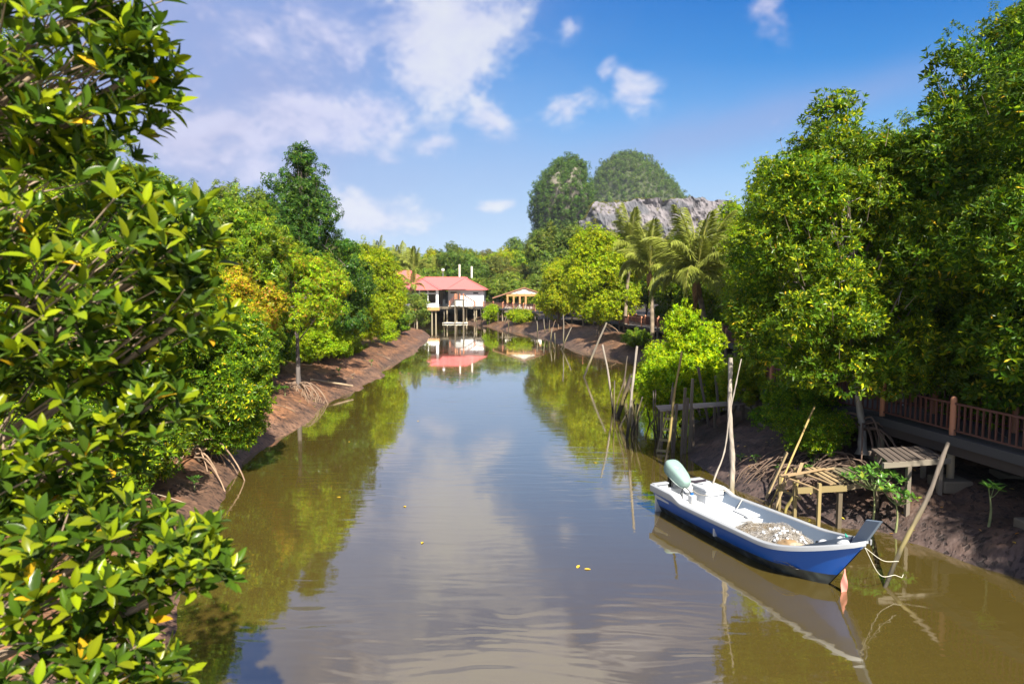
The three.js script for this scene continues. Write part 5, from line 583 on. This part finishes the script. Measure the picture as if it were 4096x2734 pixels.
    const fl = new THREE.SphereGeometry(0.034, 10, 8).scale(1.35, 1, 1); for (let k = 0; k < 44; k++) { const a = R() * 6.28, r = Math.sqrt(R()), x = 0.42 + Math.cos(a) * r * 0.55, z = -0.05 + Math.sin(a) * r * 0.42, f = part(N, 'float', fl, wht); f.position.set(x, hAt(x, z) + 0.02, z); f.rotation.set(R() * 3, R() * 6, R()); } }
  const blob = (rx, ry, rz, seed, amp) => { const g = new THREE.SphereGeometry(1, 30, 20), p = g.attributes.position; for (let i = 0; i < p.count; i++) { q.fromBufferAttribute(p, i); const n = 1 + (fbm(q.x * 1.6 + seed, q.y * 1.6 + 5, q.z * 1.6 + 9, 4) - 0.5) * amp - (Math.abs(fbm(q.x * 3 + seed, q.y * 3, q.z * 3, 2) - 0.5) < 0.05 ? 0.05 : 0); p.setXYZ(i, q.x * rx * n, Math.max(-0.5, q.y) * ry * n, q.z * rz * n); } g.computeVertexNormals(); return g; };
  const sk = place('cloth_sack', 'tan cloth bundle lying on the nets near the bow', 'sack', 4.5, 0.5, 0.18); part(sk, 'bundle', blob(0.42, 0.19, 0.27, 3, 0.7), mat(0.28, 0.18, 0.09, 0.95)); part(sk, 'pale_fold', blob(0.26, 0.16, 0.2, 8, 0.5).translate(0.18, 0.05, 0.02), mat(0.40, 0.31, 0.22, 0.95));
  const bu = place('white_buoy', 'round white buoy with blue tie beside the tan bundle', 'buoy', 4.95, 0.6, -0.32); part(bu, 'ball', new THREE.SphereGeometry(0.13, 20, 14).translate(0, 0.08, 0), wht); part(bu, 'tie', blob(0.09, 0.06, 0.07, 2, 0.8).translate(0.14, 0.0, 0.12), mat(0.01, 0.2, 0.42, 0.6)); part(bu, 'cap', new THREE.CylinderGeometry(0.035, 0.035, 0.05, 12).rotateX(1.2).translate(-0.1, 0.12, 0.08), M.dark);
  const bw = place('white_buoy', 'white plastic buoy with green cord jammed against the stem post', 'buoy', 5.8, 1.02, 0.06); part(bw, 'ball', blob(0.17, 0.14, 0.14, 6, 0.3).translate(0, 0.07, 0), wht); part(bw, 'cord', tube(curve([V(0.06, 0.18, 0), V(0.1, 0.27, 0.02), V(0.04, 0.28, -0.02), V(0.12, 0.2, -0.04)], 8), 0.014, 5), mat(0.01, 0.3, 0.2, 0.6));
  // mooring ropes and rag
  const rp = mat(0.62, 0.58, 0.48, 0.85), bow = W(6.3, 1.16, 0), foot2 = V(8.28, 0.32, -14.3);
  for (const [k, sag, L] of [[0, 0.28, 'pale mooring rope sagging from bow to leaning log, lower strand'], [1, 0.12, 'pale mooring rope from bow to leaning log, upper strand']]) { const e = foot2.clone().add(V(0.1 * k, 0.28 * k, -0.06 * k)), m = bow.clone().lerp(e, 0.55).add(V(0, -sag, 0)), c = curve([bow, m, e], 20); if (!k) c.push(e.clone().add(V(0.1, -0.02, 0.09)), e.clone().add(V(0.19, 0.0, -0.02))); solo('mooring_rope', tube(c.map((p) => p.clone().sub(bow)), 0.0065, 5), rp, L, 'rope', [bow.x, bow.y, bow.z]); }
  const rg = W(5.72, 0.52, 0.02), rag = new THREE.PlaneGeometry(0.12, 0.62, 4, 12), rpz = rag.attributes.position; for (let i = 0; i < rpz.count; i++) { const y = rpz.getY(i); rpz.setXYZ(i, rpz.getX(i) * (0.35 + 0.8 * Math.sin((0.31 - y) * 3.4)), y - 0.31, 0.03 * Math.sin(y * 14 + rpz.getX(i) * 30)); } rag.computeVertexNormals(); solo('pink_rag', rag, mat(0.55, 0.2, 0.16, 0.9), 'thin pink strip of cloth hanging from the boat stem into the water', 'cloth', [rg.x + 0.05, rg.y, rg.z + 0.12]);
}
console.log('boat done');

// ---------------------------------------------------------------- foreground mangrove at the left edge
{
  const R = rng(2024), base = [-5.3, ground(-5.3, -4.4) - 0.1, -4.4], T = thing('foreground_mangrove', 'large-leaved mangrove branches hanging into the left foreground', 'tree', base), off = V(...base), o = { n: 6, open: [0.35, 1.3], len: 0.135, w: 0.36, fold: 0.42, droop: 0.14, yellow: 0.012, young: 0.36, cg: [0.052, 0.102, 0.004], cn: [0.22, 0.27, 0.003], cy: [0.6, 0.34, 0.01] };
  const bk = bark([0.26, 0.19, 0.13]), wood = [], shoots = [], H = 14.5;
  const trunk = curve([V(0, 0, 0), V(0.2, 3, 0.1), V(0.1, 6, -0.2), V(0.3, 9, 0)], 20); wood.push(tube(trunk, [0.2, 0.08], 9, { color: bk, rough: 0.2 }));
  // masses of leafy shoots [centre, half sizes, shoots], each carried by a bough from the trunk
  const masses = [[[-2.85, 7.78, -4.2], [0.72, 0.66, 0.6], 170], [[-2.28, 7.8, -4.25], [0.26, 0.38, 0.3], 34], [[-2.42, 8.3, -4.3], [0.3, 0.3, 0.3], 26], [[-2.7, 6.55, -4.25], [0.78, 0.78, 0.6], 210], [[-2.05, 6.75, -4.2], [0.26, 0.36, 0.3], 40], [[-1.95, 6.35, -4.25], [0.18, 0.25, 0.25], 18], [[-3.0, 5.6, -4.3], [0.7, 0.55, 0.6], 130], [[-2.3, 5.75, -4.3], [0.3, 0.25, 0.3], 26], [[-2.6, 4.85, -4.0], [0.62, 0.5, 0.5], 120], [[-2.02, 4.88, -4.0], [0.3, 0.22, 0.25], 34], [[-1.8, 4.82, -3.95], [0.14, 0.14, 0.15], 10], [[-2.6, 4.1, -3.9], [0.6, 0.45, 0.5], 110], [[-2.7, 3.6, -3.8], [0.5, 0.4, 0.5], 70], [[-3.7, 4.3, -5.4], [0.7, 0.8, 0.5], 80], [[-3.8, 7.4, -5.6], [0.8, 1.0, 0.5], 70]];
  for (const [c, r, n] of masses) {
    const e = V(...c).sub(off), h = clamp(c[1] - off.y - 1.3, 1, 8.6), a = trunk[clamp(Math.round(h / 9 * 20), 0, 20)], lp = curve([a, a.clone().lerp(e, 0.5).add(V(0, -0.2, (R() - 0.5) * 0.3)), e], 16); wood.push(tube(lp, [0.04, 0.014], 6, { color: bk, rough: 0.2, seed: n }));
    for (let k = 0; k < n * 1.3; k++) { const q = unit(R), f = Math.cbrt(0.1 + 0.9 * R()), p = e.clone().add(V(q.x * r[0] * f, q.y * r[1] * f, q.z * r[2] * f)), from = lp[8 + Math.floor(R() * 8)].clone().lerp(p, 0.35); if (k % 5 === 0) wood.push(tube(curve([lp[8 + Math.floor(R() * 8)], from, p], 6), [0.010, 0.005], 4, { color: bk })); shoots.push([p, V(q.x * 0.55 + 0.2, 0.85 + 0.3 * q.y, q.z * 0.5).addScaledVector(unit(R), 0.35).normalize()]); }
  }
  part(T, 'trunk', join(wood), barkMat);
  // leaves: the ones that show largest are pieces of their own, the rest one mass
  const specs = []; const rec = { add: (b, d, u, len, wid, fold, droop, col) => specs.push([b.clone(), d.clone(), u.clone(), len, wid, fold, droop, col]) };
  for (const [p, d] of shoots) rosette(rec, R, p, d, o, true);
  const eye = V(0, 6.5, 0).sub(off); specs.sort((a, b) => a[0].distanceTo(eye) / a[3] - b[0].distanceTo(eye) / b[3]);
  const inView = (s) => { const w = s[0].clone().add(off); return w.x / -w.z > -0.78 && Math.abs((w.y - 6.5) / -w.z + 0.08) < 0.55; }, own = new Set(specs.filter(inView).slice(0, 300));
  const gs = [0, 1, 2].map((v) => { const L = new Leaves(); L.add(V(0, 0, 0), V(1, 0, 0), V(0, 1, 0), 1, 0.33 + 0.03 * v, 0.45, 0.08 + 0.08 * v, [1, 1, 1], true); return L.geo(); }), pal = {}, rest = new Leaves();
  const lm = (c) => { const k = c.map((v) => Math.round(v * 24)).join(); return pal[k] ??= new THREE.MeshPhysicalMaterial({ color: new THREE.Color().setRGB(...c), roughness: 1, specularIntensity: 0.12, transmission: 0.42, thickness: 0, clearcoat: 0.8, clearcoatRoughness: 0.24, side: THREE.DoubleSide }); };
  let k = 0; for (const s of specs) { if (!own.has(s)) { rest.add(...s, true); continue; } const l = part(T, 'leaf', gs[k++ % 3], lm(s[7])), w = new THREE.Vector3().crossVectors(s[1], s[2]).normalize(), u = new THREE.Vector3().crossVectors(w, s[1]); l.position.copy(s[0]); l.quaternion.setFromRotationMatrix(new THREE.Matrix4().makeBasis(s[1], u, w)); l.scale.setScalar(s[3]); }
  const rm = part(T, 'foliage', rest.geo(), leafMat); rm.userData.kind = 'stuff';
  console.log('foreground leaves', specs.length, 'materials', Object.keys(pal).length);
}
scene.fog = new THREE.FogExp2(0xdce8f5, 0.00009);
scene.traverse((o) => { if (o.isMesh) { o.castShadow = true; o.receiveShadow = true; } });
renderer.render(scene, camera);
